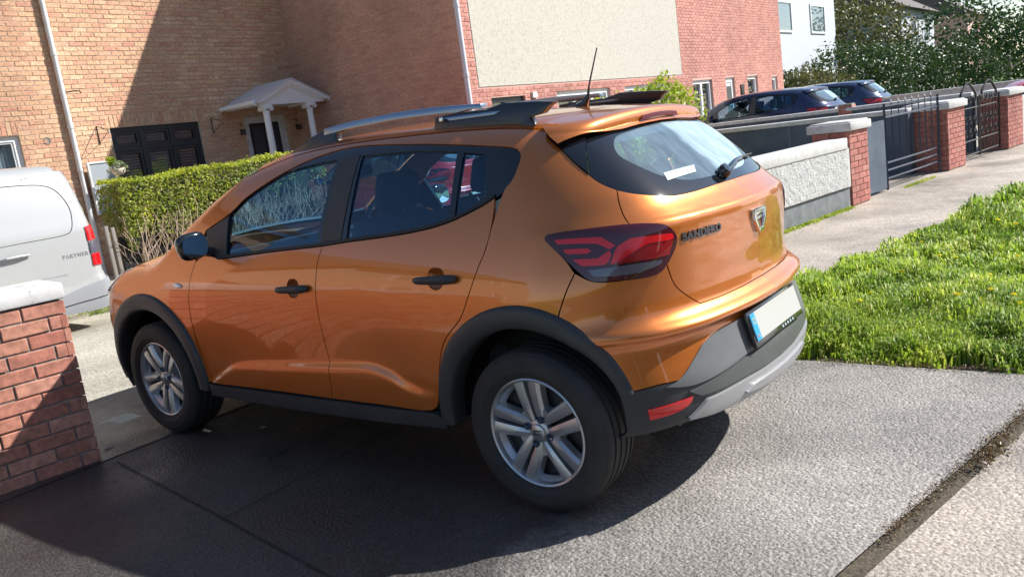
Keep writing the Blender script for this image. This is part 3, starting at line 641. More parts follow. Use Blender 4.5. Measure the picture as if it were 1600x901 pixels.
    for k in range(5): pl('dealer_mark',M['sticker'],-.0135,.016,.010,.001,-.02-.030*k,-.060,NP)
    c2=bpy.data.curves.new('t','FONT'); c2.body='IRL'; c2.size=.022; c2.extrude=.0006; c2.align_x='CENTER'
    to=bpy.data.objects.new('tmp',c2); COL.objects.link(to); dg=bpy.context.evaluated_depsgraph_get(); dg.update()
    me=bpy.data.meshes.new_from_object(to.evaluated_get(dg)); bpy.data.objects.remove(to); me.materials.clear(); me.materials.append(M['white'])
    for v in me.vertices: v.co=Vector((-.636,0,.562))+PR@Vector((-.018-v.co.z,.236-v.co.x,-.036+v.co.y))
    link(bpy.data.objects.new('country_letters',me),NP)
    # --- front
    panel('headlight',M['headlamp'],car,[(2.83,.79,.955,1),(3.0,.74,.955),(3.15,.62,.93),(3.3,.42,.85,1),(3.35,.35,.77),(3.30,.52,.73,1),(3.12,.76,.79),(2.97,.82,.86)],True,off=.004,flange=.02)
    panel('grille',M['trim'],car,sym(on_top([(3.31,0),(3.25,.4)])+[(3.33,.34,.735,1),(3.31,.36,.64,1),(3.40,0,.62)]),off=-.006)
    panel('front_bumper',pt,car,sym([(3.40,0,.615),(3.31,.36,.635,1),(3.30,.36,.69,1),(3.15,.74,.69),(2.985,.80,.735,1),(3.0,.81,.60),(3.01,.80,.50,1),(2.99,.82,.40,1),(3.2,.70,.40),(3.38,0,.40)]))
    panel('front_bumper_cladding',M['trim'],car,sym([(3.38,0,.395),(3.2,.70,.395),(2.99,.82,.395,1),(2.96,.82,.26,1),(3.2,.70,.23),(3.36,0,.23)]),off=.008)
    # --- door mirrors
    for s in (1,-1):
        bm=bmesh.new(); bmesh.ops.create_cube(bm,size=1); bmesh.ops.subdivide_edges(bm,edges=bm.edges[:],cuts=6,use_grid_fill=True)
        for v in bm.verts:
            p=v.co*2; L=(abs(p.x)**3.2+abs(p.y)**3.2+abs(p.z)**3.2)**(1/3.2); p=p/L
            w=1-.22*max(p.x,0); x=.055*p.x if p.x>0 else .030*p.x
            v.co=Vector((1.925+x*1.15,s*(.925+.082*p.y*w+.01*p.z),1.088+.068*p.z*w-.006*p.y*s*s))
        mr=bme('door_mirror',bm,M['gloss_black'],car,True)
        V=[];n=28
        for i in range(n):
            t=2*math.pi*i/n; cy_=math.copysign(abs(math.cos(t))**.7,math.cos(t)); cz_=math.copysign(abs(math.sin(t))**.7,math.sin(t))
            V.append((1.889,s*(.927+.069*cy_),1.088+.055*cz_))
        V.append((1.8885,s*.927,1.088)); me=mesh('mirror_glass',V,[(i,(i+1)%n,n) for i in range(n)],M['mirror'],mr)
        MB().tube([(1.955,s*.80,1.035),(1.94,s*.845,1.045),(1.93,s*.89,1.06)],[.028,.024,.022],10).build('mirror_arm',M['trim'],mr,True)
        # side indicator
        y0=float(side_y([(2.24,.873)])[0]); mb=MB(); V,F_=lathe([(.001,.010),(.6,.0095),(.9,.006),(1.0,0)],20)
        mesh('side_indicator',[(2.24+a*.048-.0*c,s*(y0+b+(-.004)*a),.873+c*.013+a*.004) for a,b,c in V],F_,M['headlamp'],car,smooth=True)
        # roof rail
        rail(s,car)
    # --- antenna
    mb=MB(); mb.tube([(.165,0,1.487),(.135,0,1.505),(.115,0,1.535)],[.028,.020,.010],10); mb.tube([(.118,0,1.53),(.105,0,1.58),(.045,0,1.73)],[.007,.0042,.0028],7)
    mb.build('antenna',M['gloss_black'],car,True)
    # --- wheels
    for (x,s,ph) in ((-.010,1,82),(2.604,1,57),(-.010,-1,20),(2.604,-1,70)): wheel(car,x,s,ph)
    # wheel wells, floor, interior
    for x in (0,2.604):
        for s in (1,-1):
            V=[];F_=[]; n=28
            for i in range(n+1):
                t=math.radians(2+174*i/n)
                zz=max(.33+.425*math.sin(t),.3); yo=min(.855,float(side_y([(x+.425*math.cos(t),zz)])[0])-.035)
                for yy,r in ((yo,.425),(.58,.425),(.58,.05)): V.append((x+r*math.cos(t),s*yy,.33+r*math.sin(t)))
            for i in range(n):
                for k in range(2): F_.append((i*3+k,i*3+k+1,i*3+4+k,i*3+3+k))
            mesh('wheel_housing',V,F_,M['black'],car,smooth=False)
    mb=MB(); mb.bb((-.42,-.50,.24),(3.15,.50,.27)); mb.bb((.44,-.82,.262),(2.16,.82,.28)); mb.build('underbody',M['black'],car)
    MB().bb((-.53,-.44,.30),(-.42,.44,.60)).build('bumper_beam',M['black'],car); MB().bb((2.25,-.72,.30),(2.32,.72,.95)).build('bulkhead',M['black'],car)
    mb=MB()
    # door linings
    lin=[(2.2,.8,.98,1),(2.2,.88,.30,1),(.46,.88,.30,1),(.40,.88,.75),(.10,.88,.86),(-.35,.74,.93,1),(-.28,.70,1.08,1),(-.02,.70,1.12,1),(.357,.789,1.085),(.575,.803,1.06),(1.0,.814,1.035),(1.865,.83,.99)]
    panel('door_lining',M['inner'],car,lin,True,off=-.045,grid=.06,flange=.002)
    mb=MB(); mb.bb((-.42,-.56,.90),(.16,.56,.93)); mb.build('parcel_shelf',M['inner'],car)
    mb=MB(); mb.prism([(1.92,.72),(1.95,.93),(2.05,1.0),(2.30,.985),(2.42,.96),(2.42,.70)],-.74,.74,'y'); mb.build('dashboard',M['inner'],car,bevel=.02)
    rf=[(1.74,0,0),(1.72,.3,0),(1.66,.55,0,1),(1.4,.54,0),(1.0,.54,0),(.5,.54,0),(0,.50,0,1),(-.02,0,0)]
    panel('headlining',M['lining'],car,sym(rf),chart=Top,grid=.08,off=-.03,flange=.002)
    def seat(x,y,w,zt,head=True):
        st=MB(); st.box((x+.02,y,.52),(.50,w,.16),Matrix.Rotation(math.radians(-6),3,'Y')); 
        o=st.build('seat',M['seat'],car,bevel=.05,seg=3)
        R=Matrix.Rotation(math.radians(-17),3,'Y'); bk=MB().box((x-.30,y,.84),(.13,w*.92,.58),R).build('backrest',M['seat'],o,bevel=.045,seg=3)
        if head:
            MB().box((x-.405,y,1.225),(.09,.25,.19),R).build('headrest',M['seat'],o,bevel=.035,seg=3)
            MB().tube([(x-.37,y-.06,1.08),(x-.39,y-.06,1.2)],.006,6).tube([(x-.37,y+.06,1.08),(x-.39,y+.06,1.2)],.006,6).build('headrest_post',M['chrome'],o)
    seat(1.42,.36,.50,1.3); seat(1.42,-.36,.50,1.3); seat(.52,.0,1.20,1.2,False)
    for y in (.36,-.36): MB().box((.11,y,1.12),(.07,.24,.13),Matrix.Rotation(math.radians(-17),3,'Y')).build('headrest',M['seat'],car,bevel=.03)
    V=[];F_=[]
    mb=MB(); C0=Vector((1.83,-.37,.95)); ax=Vector((-.9,0,.44)).normalized(); e1=Vector((0,1,0)); e2=ax.cross(e1)
    mb.tube([C0+(e1*math.cos(t)+e2*math.sin(t))*.185 for t in np.linspace(0,2*math.pi,33)],.014,8); mb.tube([C0-e1*.18,C0,C0+e1*.18],.02,6); mb.tube([C0,C0-ax*.2],.03,8)
    mb.build('steering_wheel',M['inner'],car,True)
    mb=MB(); mb.box((1.66,0,1.33),(.03,.22,.06)); mb.tube([(1.66,0,1.34),(1.72,0,1.41)],.01,6); mb.build('interior_mirror',M['inner'],car,bevel=.01)
    return car
def rail(s,car):
    """roof rail: dark feet front and rear, grey bar between"""
    y=.50*s; K=1.0266
    KX=lambda x: -1.823+(x+1.823)*K
    KZ=lambda z: 1.420+(z-1.420)*K if z>1.4 else z
    def bar(pts,w,name,m,par):
        # closed side profile extruded across, slight lean
        poly=pts; mb=MB(); n=len(poly); V=[]
        for yy in (-w/2,w/2):
            for x,z in poly: V.append((KX(x),y+yy-s*(.30*max(z-1.47,0)),KZ(z)))
        mb.add(V,[tuple(range(n))[::-1],tuple(range(n,2*n))]+[(i,(i+1)%n,n+(i+1)%n,n+i) for i in range(n)])
        return mb.build(name,m,par,bevel=.004)
    RZX=np.linspace(-.1,1.7,36); RZ=Top.frm(np.stack([RZX,0*RZX+.50],1),Fb)[:,2]-.014
    def rz(x): return (float(np.interp(KX(x),RZX,RZ))-1.42)/K+1.42
    base=[(x,rz(x)) for x in (-.0,.1,.3,.52)]
    rear=base+[(.515,1.527),(.40,1.531),(.25,1.525),(.16,1.540),(.0,1.526),(-.085,1.514),(-.055,1.500),(-.03,1.478),(.028,1.472),(.02,1.455)]
    R=bar(rear,.042,'roof_rail',M['gloss_black2'],car)
    f=[(1.13,rz(1.13)),(1.3,rz(1.3)),(1.45,rz(1.45)),(1.465,rz(1.465)+.010),(1.40,1.497),(1.30,1.533),(1.20,1.556),(1.06,1.566),(1.06,1.54),(1.14,1.528),(1.135,1.50)]
    bar(f,.042,'rail_foot',M['gloss_black2'],R)
    xs=np.linspace(1.22,.27,16); up=[(x,float(np.interp(x,[.27,.5,.75,1.05,1.22],[1.552,1.569,1.576,1.570,1.558]))) for x in xs]
    dn=[(x,z-(.030 if x>.35 else .02)) for x,z in up][::-1]
    bar(up+dn,.046,'rail_bar',M['rail'],R)
    up2=[(.47,1.520),(.22,1.515),(.16,1.512),(.20,1.500),(.43,1.504)]
    bar(up2,.052,'rail_lock',M['rail'],R)
    MB().bb((KX(.455),y+.012*s,1.507),(KX(.475),y+.030*s,1.526)).build('lock_button',M['chrome'],R,bevel=.004)
def wheel(car,x,s,ph):
    w=empty('wheel',(x,.768*s,.326 if x>1 else .306)); w.parent=car
    if s<0: w.scale=(1,-1,1)
    # tyre: groove profile, origin at tyre centre plane, outside = +y
    R_=.326; rim=.216
    prof=[(rim-.012,-.088),(rim+.01,-.100),(.262,-.112),(.296,-.108),(.314,-.094)]
    for g in (-.058,-.020,.020,.058): prof+=[(R_-.002-abs(g)*.03,g-.007),(R_-.012,g-.0055),(R_-.012,g+.0055),(R_-.002-abs(g)*.03,g+.007)]
    prof+=[(.320,.086),(.314,.094),(.311,.0945),(.305,.102),(.296,.108),(.285,.1105),(.283,.1125),(.262,.114),(.245,.1125),(.243,.110),(.228,.106),(rim+.004,.099),(rim,.088),(rim-.008,.080)]
    V,F_=lathe(prof,84); mesh('tyre',V,F_,M['rubber'],w,smooth=True).data.set_sharp_from_angle(angle=math.radians(40))
    # rim barrel and lip
    V,F_=lathe([(rim+.002,.086),(rim+.001,.097),(rim-.004,.100),(rim-.010,.096),(rim-.014,.082),(rim-.020,.05),(rim-.03,-.08)],84)
    r=mesh('rim',V,F_,M['wheel'],w,smooth=True); r.data.set_sharp_from_angle(angle=math.radians(35))
    V,F_=lathe([(rim-.022,.028),(.10,.022),(.02,.03)],64); mesh('brake_disc',V,F_,M['wheel_dark'],r,smooth=True)
    # inner silver scoops between pairs: five pairs of ribs
    mb=MB()
    for k in range(5):
        for sd in (-1,1):
            # rib path: from V joint near hub out to rim
            a0=math.radians(ph+72*k)
            def P(rad,lat,h): # lat: sideways distance from the pair axis
                c,s_=math.cos(a0),math.sin(a0); return (rad*c-lat*s_,h,rad*s_+lat*c)
            rows=[(.036,.020,.028,.074),(.060,.024,.038,.080),(.085,.027,.044,.084),(.12,.029,.047,.088),(.16,.032,.050,.091),(.20,.036,.056,.091),(.2105,.037,.057,.084)]
            V=[];F_=[]
            for rad,lc,wd_,h in rows:
                lat=sd*lc; hw=wd_/2
                # slanted top: inner edge (toward slot) lower
                V+=[P(rad,lat-sd*hw,h-.034),P(rad,lat-sd*hw*.9,h-.006),P(rad,lat-sd*hw*.25,h),P(rad,lat+sd*hw*.55,h-.001),P(rad,lat+sd*hw*1.0,h-.012),P(rad,lat+sd*hw*1.25,h-.040)]
            for i in range(len(rows)-1):
                for j in range(5): F_.append((i*6+j,i*6+j+1,(i+1)*6+j+1,(i+1)*6+j))
            F_+=[tuple(range(6))[::-1],tuple(range((len(rows)-1)*6,len(rows)*6))]
            mb.add(V,F_)
        # V web between neighbouring pairs close to the hub
        a1=math.radians(ph+72*k+36); c,s_=math.cos(a1),math.sin(a1)
        def Q(rad,lat,h): return (rad*c-lat*s_,h,rad*s_+lat*c)
        V=[Q(.03,-.02,.07),Q(.03,.02,.07),Q(.088,.030,.078),Q(.098,0,.076),Q(.088,-.030,.078),Q(.088,.034,.045),Q(.106,0,.040),Q(.088,-.034,.045)]
        mb.add(V,[(0,1,2,3,4),(2,5,6,3),(3,6,7,4),(0,4,7),(1,5,2)])
        # ledge at the rim between pairs
        V=[]
        for t in np.linspace(-17,17,7):
            tt=a1+math.radians(t); 
            for rad,h in ((.2105,.088),(.203,.080),(.186,.052)): V.append((rad*math.cos(tt),h,rad*math.sin(tt)))
        mb.add(V,[(i*3+j,i*3+j+1,i*3+4+j,i*3+3+j) for i in range(6) for j in range(2)])
    mb.build('wheel_cover',M['wheel'],w,smooth=True,angle=24,bevel=0)
    mb=MB(); V,F_=lathe([(.045,.045),(.045,.074),(.040,.078),(.026,.079)],32); mb.add(V,F_); mb.build('hub',M['wheel'],w,True)
    V,F_=lathe([(.031,.074),(.031,.084),(.027,.087),(.001,.088)],32); hc=mesh('hub_cap',V,F_,M['chrome_soft'],w,smooth=True)
    MB().bb((-.015,.0875,-.010),(.015,.0895,-.006)).bb((-.015,.0875,.004),(.011,.0895,.008)).bb((.010,.0875,-.010),(.015,.0895,.008)).build('cap_emblem',M['wheel_dark'],hc)
    for k in range(4):
        a=math.radians(ph+28+90*k); V,F_=lathe([(.015,.070),(.015,.084),(.0125,.085),(.011,.078),(.0005,.077)],14)
        mesh('wheel_bolt',[(p[0]+.052*math.cos(a),p[1],p[2]+.052*math.sin(a)) for p in V],F_,M['bolt'],w,smooth=True)
mat_yellow=mat('star_yellow',(.8,.7,.1),.5)
M['gloss_black2']=mat('rail_black',(.012,.018,.030),.35,0,.3)
M['chrome_soft']=mat('cap_silver',(.5,.52,.55),.3,.8)
M['bolt']=mat('bolt_blue',(.04,.06,.10),.4,.5)
# ================= the place =================
def zg(x): return -.019+.0075*min(max(x,-3),2.6)
def sheet(name,poly,m,dz=0.,kind='structure',parent=None,step=None):
    """flat ground sheet following the drive's slight fall"""
    xs=[p[0] for p in poly]; ys=[p[1] for p in poly]
    V=[];F=[]
    bm=bmesh.new(); vs_=[bm.verts.new((x,y,0)) for x,y in poly]; bm.faces.new(vs_)
    for c in (-3,-1.5,0,1.3,2.6):
        if min(xs)<c<max(xs): bmesh.ops.bisect_plane(bm,geom=bm.verts[:]+bm.edges[:]+bm.faces[:],plane_co=(c,0,0),plane_no=(1,0,0))
    for v in bm.verts: v.co.z=zg(v.co.x)+dz
    for f in bm.faces:
        if f.normal.z<0: f.normal_flip()
    o=bme(name,bm,m,parent)
    for f in o.data.polygons:
        pass
    return tag(o,kind=kind)
# --- ground materials
def concrete(name,base,dark,light,bump=.6,grain=95.,stain=.55):
    m=mat(name,base,.62); nt,b=nodes(m); N=nt.nodes; L=nt.links; tc=N.new('ShaderNodeTexCoord'); O=tc.outputs['Object']
    n1=N.new('ShaderNodeTexNoise'); n1.inputs['Scale'].default_value=1.3; n1.inputs['Detail'].default_value=8; n1.inputs['Roughness'].default_value=.65; L.new(O,n1.inputs[0])
    n2=N.new('ShaderNodeTexNoise'); n2.inputs['Scale'].default_value=grain; n2.inputs['Detail'].default_value=4; n2.inputs['Roughness'].default_value=.7; L.new(O,n2.inputs[0])
    v=N.new('ShaderNodeTexVoronoi'); v.inputs['Scale'].default_value=grain*.9; L.new(O,v.inputs[0])
    r1=N.new('ShaderNodeValToRGB'); e=r1.color_ramp.elements; e[0].position=.3; e[0].color=(*dark,1); e[1].position=.7; e[1].color=(*base,1); L.new(n1.outputs[0],r1.inputs[0])
    r2=N.new('ShaderNodeValToRGB'); e=r2.color_ramp.elements; e[0].position=.36; e[0].color=(.42,.42,.42,1); e[1].position=.66; e[1].color=(1.6,1.58,1.52,1); L.new(n2.outputs[0],r2.inputs[0])
    mx=N.new('ShaderNodeMix'); mx.data_type='RGBA'; mx.blend_type='MULTIPLY'; mx.inputs[0].default_value=.75; L.new(r1.outputs[0],mx.inputs[6]); L.new(r2.outputs[0],mx.inputs[7])
    # pebbles of their own tone
    hs=N.new('ShaderNodeMix'); hs.data_type='RGBA'; hs.blend_type='OVERLAY'; hs.inputs[0].default_value=.30; L.new(mx.outputs[2],hs.inputs[6]); L.new(v.outputs['Color'],hs.inputs[7])
    bw=N.new('ShaderNodeMix'); bw.data_type='RGBA'; bw.inputs[0].default_value=.45
    rg=N.new('ShaderNodeRGBToBW'); L.new(hs.outputs[2],rg.inputs[0]); cb=N.new('ShaderNodeCombineColor'); 
    for i in range(3): L.new(rg.outputs[0],cb.inputs[i])
    gp_=N.new('ShaderNodeMix'); gp_.data_type='RGBA'; gp_.blend_type='MULTIPLY'; gp_.inputs[0].default_value=.5; rv=N.new('ShaderNodeRGBToBW'); L.new(v.outputs['Color'],rv.inputs[0]); rm=N.new('ShaderNodeMapRange'); rm.inputs['To Min'].default_value=.5; rm.inputs['To Max'].default_value=1.55; L.new(rv.outputs[0],rm.inputs[0]); cc=N.new('ShaderNodeCombineColor')
    for i in range(3): L.new(rm.outputs[0],cc.inputs[i])
    L.new(mx.outputs[2],gp_.inputs[6]); L.new(cc.outputs[0],gp_.inputs[7])
    # broad stains and damp
    n3=N.new('ShaderNodeTexNoise'); n3.inputs['Scale'].default_value=stain; n3.inputs['Detail'].default_value=9; n3.inputs['Roughness'].default_value=.6; n3.inputs['Distortion'].default_value=.6; L.new(O,n3.inputs[0])
    r4=N.new('ShaderNodeMapRange'); r4.inputs['From Min'].default_value=.32; r4.inputs['From Max'].default_value=.62; r4.inputs['To Min'].default_value=.58; r4.inputs['To Max'].default_value=1.12; L.new(n3.outputs[0],r4.inputs[0])
    h2=N.new('ShaderNodeHueSaturation'); L.new(gp_.outputs[2],h2.inputs['Color']); L.new(r4.outputs[0],h2.inputs['Value']); L.new(h2.outputs[0],b.inputs['Base Color'])

    ad=N.new('ShaderNodeMath'); ad.operation='MULTIPLY_ADD'; ad.inputs[1].default_value=-.8; L.new(v.outputs['Distance'],ad.inputs[0]); L.new(n2.outputs[0],ad.inputs[2])
    bp=N.new('ShaderNodeBump'); bp.inputs['Strength'].default_value=bump; bp.inputs['Distance'].default_value=.007; L.new(ad.outputs[0],bp.inputs['Height']); L.new(bp.outputs[0],b.inputs['Normal'])
    # damp patches
    r3=N.new('ShaderNodeMapRange'); r3.inputs['From Min'].default_value=.35; r3.inputs['From Max'].default_value=.6; r3.inputs['To Min'].default_value=.38; r3.inputs['To Max'].default_value=.72; L.new(n1.outputs[0],r3.inputs[0]); L.new(r3.outputs[0],b.inputs['Roughness'])
    return m
E={}
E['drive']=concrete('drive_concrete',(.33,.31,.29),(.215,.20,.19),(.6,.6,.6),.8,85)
def shadow_deepen(m):  # darkens the drive colour to deepen the car's cast shadow, blotchy edge
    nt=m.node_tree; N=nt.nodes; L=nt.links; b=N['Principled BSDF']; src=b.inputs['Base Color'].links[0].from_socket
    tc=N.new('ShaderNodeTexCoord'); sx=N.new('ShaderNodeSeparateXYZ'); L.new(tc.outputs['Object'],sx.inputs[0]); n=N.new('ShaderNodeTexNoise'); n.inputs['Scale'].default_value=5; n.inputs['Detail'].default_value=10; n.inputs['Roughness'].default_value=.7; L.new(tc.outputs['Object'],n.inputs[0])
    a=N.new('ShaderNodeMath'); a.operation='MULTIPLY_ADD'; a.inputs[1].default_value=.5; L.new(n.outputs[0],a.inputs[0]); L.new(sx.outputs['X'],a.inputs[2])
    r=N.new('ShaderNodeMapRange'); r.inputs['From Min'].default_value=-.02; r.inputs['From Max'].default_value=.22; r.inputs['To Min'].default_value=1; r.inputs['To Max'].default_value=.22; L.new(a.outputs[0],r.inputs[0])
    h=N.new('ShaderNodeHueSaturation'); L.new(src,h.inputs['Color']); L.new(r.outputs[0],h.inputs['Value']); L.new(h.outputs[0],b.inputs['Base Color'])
shadow_deepen(E['drive'])
E['damp']=concrete('damp_concrete',(.085,.082,.078),(.055,.054,.053),(.6,.6,.6),.8,85); E['damp'].node_tree.nodes['Principled BSDF'].inputs['Specular IOR Level'].default_value=.7  # dark tone stands for the car's shadow, gloss for damp
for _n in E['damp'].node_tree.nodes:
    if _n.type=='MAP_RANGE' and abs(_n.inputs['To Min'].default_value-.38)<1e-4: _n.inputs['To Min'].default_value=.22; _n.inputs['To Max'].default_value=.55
E['yard']=concrete('yard_concrete',(.47,.44,.37),(.36,.34,.28),(.6,.6,.6),.35,60)
E['pave']=concrete('pavement_concrete',(.43,.375,.325),(.33,.29,.25),(.6,.6,.6),.35,70)
E['gutter']=concrete('gutter_concrete',(.37,.325,.285),(.27,.235,.205),(.6,.6,.6),.6,80)
E['road']=concrete('asphalt',(.09,.09,.09),(.06,.06,.06),(.3,.3,.3),.5,60)
E['joint']=mat('joint_dirt',(.05,.042,.03),.95); noise_col(E['joint'],[(.3,(.03,.025,.018)),(.7,(.13,.105,.07))],60,bump=.6,bscale=90,bdist=.01)
E['earth']=mat('earth',(.09,.075,.045),.95); noise_col(E['earth'],[(.3,(.05,.05,.025)),(.7,(.12,.11,.05))],14,bump=.5,bscale=60,bdist=.02)
E['turf']=mat('turf_far',(.07,.13,.025),.9); noise_col(E['turf'],[(.3,(.06,.10,.02)),(.7,(.12,.20,.04))],6,bump=.4,bscale=40,bdist=.03)
g=tag(mesh('ground',[(-450,-450,-.16),(450,-450,-.16),(450,450,-.16),(-450,450,-.16)],[(0,1,2,3)],E['turf']),kind='structure')
def lin(x0,y0,y): return x0-.221*(y0-y)      # lines along the street: x falls as y falls
Lj=lambda y: -1.29+.221*y                    # joint in front of the drive
Lv=lambda y: .23+.221*(y+3.08)               # back edge of the verge
Lw=lambda y: .97+.152*(y+7.3)                # boundary line of the front gardens
sheet('driveway',[(Lj(-1.2)+.012,-1.2),(Lj(3.4)+.012,3.4),(2.9,3.4),(2.9,-1.2)],E['drive'])
sheet('yard',[(2.9,-9.2),(2.9,7),(12,7),(12,-9.2)],E['yard'],-.002)
sheet('pavement',[(Lv(-1.2),-1.2),(2.9,-1.2),(2.9,-5),(Lw(-26)+.2,-26),(Lv(-26),-26)],E['pave'],-.001)
sheet('pavement',[(Lv(3.4),3.4),(2.9,3.4),(3.0+.9,26),(Lv(26),26)],E['pave'],-.001)
sheet('garden_path',[(Lw(-26),-26),(2.9,-5),(2.9,-9.2),(12,-9.2),(12,-26)],E['yard'],-.006)
sheet('gutter',[(Lj(-26)-.075,-26),(Lj(26)-.03,26),(Lj(26)-1.2,26),(Lj(-26)-1.2,-26)],E['gutter'],-.008)
sheet('slab_joint',[(Lj(-1.6)-.11,-1.6),(Lj(3.4)-.06,3.4),(Lj(3.4)+.03,3.4),(Lj(-1.6)+.03,-1.6)],E['joint'],-.016)
sheet('verge_soil',[(Lj(-26),-26),(Lj(-1.2),-1.2),(Lv(-1.2),-1.2),(Lv(-26),-26)],E['earth'],-.01)
sheet('verge',[(Lj(3.4),3.4),(Lj(26),26),(Lv(26),26),(Lv(3.4),3.4)],E['turf'],.02)
sheet('road',[(Lj(-60)-1.2,-60),(Lj(60)-1.2,60),(-8,60),(-14,-60)],E['road'],-.03)
sheet('verge',[(-9,-60),(-8,60),(-11,60),(-14,-60)],E['turf'],.01)
# dark sheet at the car's nose: cast shadow deepened in colour, with damp sheen
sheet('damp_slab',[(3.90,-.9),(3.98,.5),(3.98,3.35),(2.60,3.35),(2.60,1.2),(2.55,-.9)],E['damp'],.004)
# drive joints: narrow recessed lines
jm=mat('joint_line',(.03,.029,.027),.9)
for i,(a,b) in enumerate((((2.50,1.26),(1.25,1.44)),((1.25,1.44),(.2,1.60)),((1.35,-1.1),(1.27,1.44)))):
    d=Vector((b[0]-a[0],b[1]-a[1])).normalized(); n=Vector((-d.y,d.x))*.0035
    sheet('slab_joint',[(a[0]+n.x,a[1]+n.y),(b[0]+n.x,b[1]+n.y),(b[0]-n.x,b[1]-n.y),(a[0]-n.x,a[1]-n.y)],jm,.0065)
# ---------------- brickwork ----------------
def brick_mat(name,ramp,rough=.85):
    m=mat(name,ramp[0][1],rough); nt,b=nodes(m); N=nt.nodes; L=nt.links
    oi=N.new('ShaderNodeObjectInfo'); ge=N.new('ShaderNodeNewGeometry'); ad=N.new('ShaderNodeMath'); ad.operation='ADD'; fr=N.new('ShaderNodeMath'); fr.operation='FRACT'
    L.new(oi.outputs['Random'],ad.inputs[0]); L.new(ge.outputs['Random Per Island'],ad.inputs[1]); L.new(ad.outputs[0],fr.inputs[0])
    r=N.new('ShaderNodeValToRGB'); e=r.color_ramp.elements
    while len(e)<len(ramp): e.new(.5)
    for i,(p,c) in enumerate(ramp): e[i].position=p; e[i].color=(*c,1)
    L.new(fr.outputs[0],r.inputs[0])
    tc=N.new('ShaderNodeTexCoord'); n=N.new('ShaderNodeTexNoise'); n.inputs['Scale'].default_value=28; n.inputs['Detail'].default_value=7; L.new(ge.outputs['Position'],n.inputs[0])
    mr0=N.new('ShaderNodeMapRange'); mr0.inputs['From Min'].default_value=.3; mr0.inputs['From Max'].default_value=.7; mr0.inputs['To Min'].default_value=.68; mr0.inputs['To Max'].default_value=1.25; L.new(n.outputs[0],mr0.inputs[0])
    nb=N.new('ShaderNodeTexNoise'); nb.inputs['Scale'].default_value=.9; nb.inputs['Detail'].default_value=7; mpp=N.new('ShaderNodeMapping'); mpp.inputs['Scale'].default_value=(1,1,.5); L.new(ge.outputs['Position'],mpp.inputs[0]); L.new(mpp.outputs[0],nb.inputs[0])
    mr1=N.new('ShaderNodeMapRange'); mr1.inputs['From Min'].default_value=.3; mr1.inputs['From Max'].default_value=.65; mr1.inputs['To Min'].default_value=.78; mr1.inputs['To Max'].default_value=1.10; L.new(nb.outputs[0],mr1.inputs[0])
    mr=N.new('ShaderNodeMath'); mr.operation='MULTIPLY'; L.new(mr0.outputs[0],mr.inputs[0]); L.new(mr1.outputs[0],mr.inputs[1])
    h=N.new('ShaderNodeHueSaturation'); L.new(r.outputs[0],h.inputs['Color']); L.new(mr.outputs[0],h.inputs['Value']); L.new(h.outputs[0],b.inputs['Base Color'])
    n2=N.new('ShaderNodeTexNoise'); n2.inputs['Scale'].default_value=160; n2.inputs['Detail'].default_value=4; L.new(ge.outputs['Position'],n2.inputs[0])
    bp=N.new('ShaderNodeBump'); bp.inputs['Strength'].default_value=.45; bp.inputs['Distance'].default_value=.004; L.new(n2.outputs[0],bp.inputs['Height']); L.new(bp.outputs[0],b.inputs['Normal'])
    return m
E['buff']=brick_mat('buff_brick',[(0,(.58,.33,.20)),(.35,(.66,.42,.25)),(.6,(.61,.31,.20)),(.8,(.70,.46,.29)),(1,(.56,.27,.18))])
E['mortar']=mat('mortar',(.50,.42,.33),.95); noise_col(E['mortar'],[(.3,(.42,.34,.27)),(.7,(.56,.47,.38))],20,bump=.4,bscale=90,bdist=.005)
E['brown']=brick_mat('brown_brick',[(0,(.50,.29,.21)),(.5,(.56,.34,.25)),(1,(.46,.27,.20))])
E['mortar_brown']=mat('brown_mortar',(.50,.31,.25),.95)
E['pink']=brick_mat('pink_brick',[(0,(.52,.22,.18)),(.5,(.60,.28,.22)),(1,(.47,.19,.155))])
E['mortar_pink']=mat('pink_mortar',(.58,.36,.31),.95)
E['red']=brick_mat('red_brick',[(0,(.42,.15,.12)),(.4,(.50,.20,.16)),(.7,(.38,.13,.11)),(1,(.46,.21,.17))])
E['old']=brick_mat('old_brick',[(0,(.44,.17,.12)),(.35,(.58,.28,.20)),(.7,(.50,.22,.15)),(1,(.40,.14,.10))])
E['mortar_grey']=mat('grey_mortar',(.26,.235,.21),.95); noise_col(E['mortar_grey'],[(.3,(.16,.145,.13)),(.7,(.36,.33,.30))],18,bump=.6,bscale=120,bdist=.006)
_cam_inv=cam.matrix_world.inverted()
def to_px(p):
    q=_cam_inv@Vector(p)
    if q.z>-.05: return None
    return (800+1289.03*q.x/-q.z,450.5-1289.03*q.y/-q.z,-q.z)
def brick_mesh(name,w,h,d,m,seed):
    r=random.Random(seed); mb=MB(); x,y,z=w/2,d,h/2; c=.0035
    V=[]
    for (a,b) in ((-1,-1),(1,-1),(1,1),(-1,1)): V.append((a*x,-d,b*z))
    for (a,b) in ((-1,-1),(1,-1),(1,1),(-1,1)): V.append((a*x+r.uniform(-.001,.001),-c*.6,b*z+r.uniform(-.001,.001)))
    for (a,b) in ((-1,-1),(1,-1),(1,1),(-1,1)): V.append((a*(x-c)+r.uniform(-.0015,.0015),0+r.uniform(-.001,.001),b*(z-c)+r.uniform(-.0015,.0015)))
    F=[]
    for k in (0,4):
        for i in range(4): j=(i+1)%4; F.append((k+i,k+j,k+4+j,k+4+i))
    F.append((8,9,10,11)); return V,F
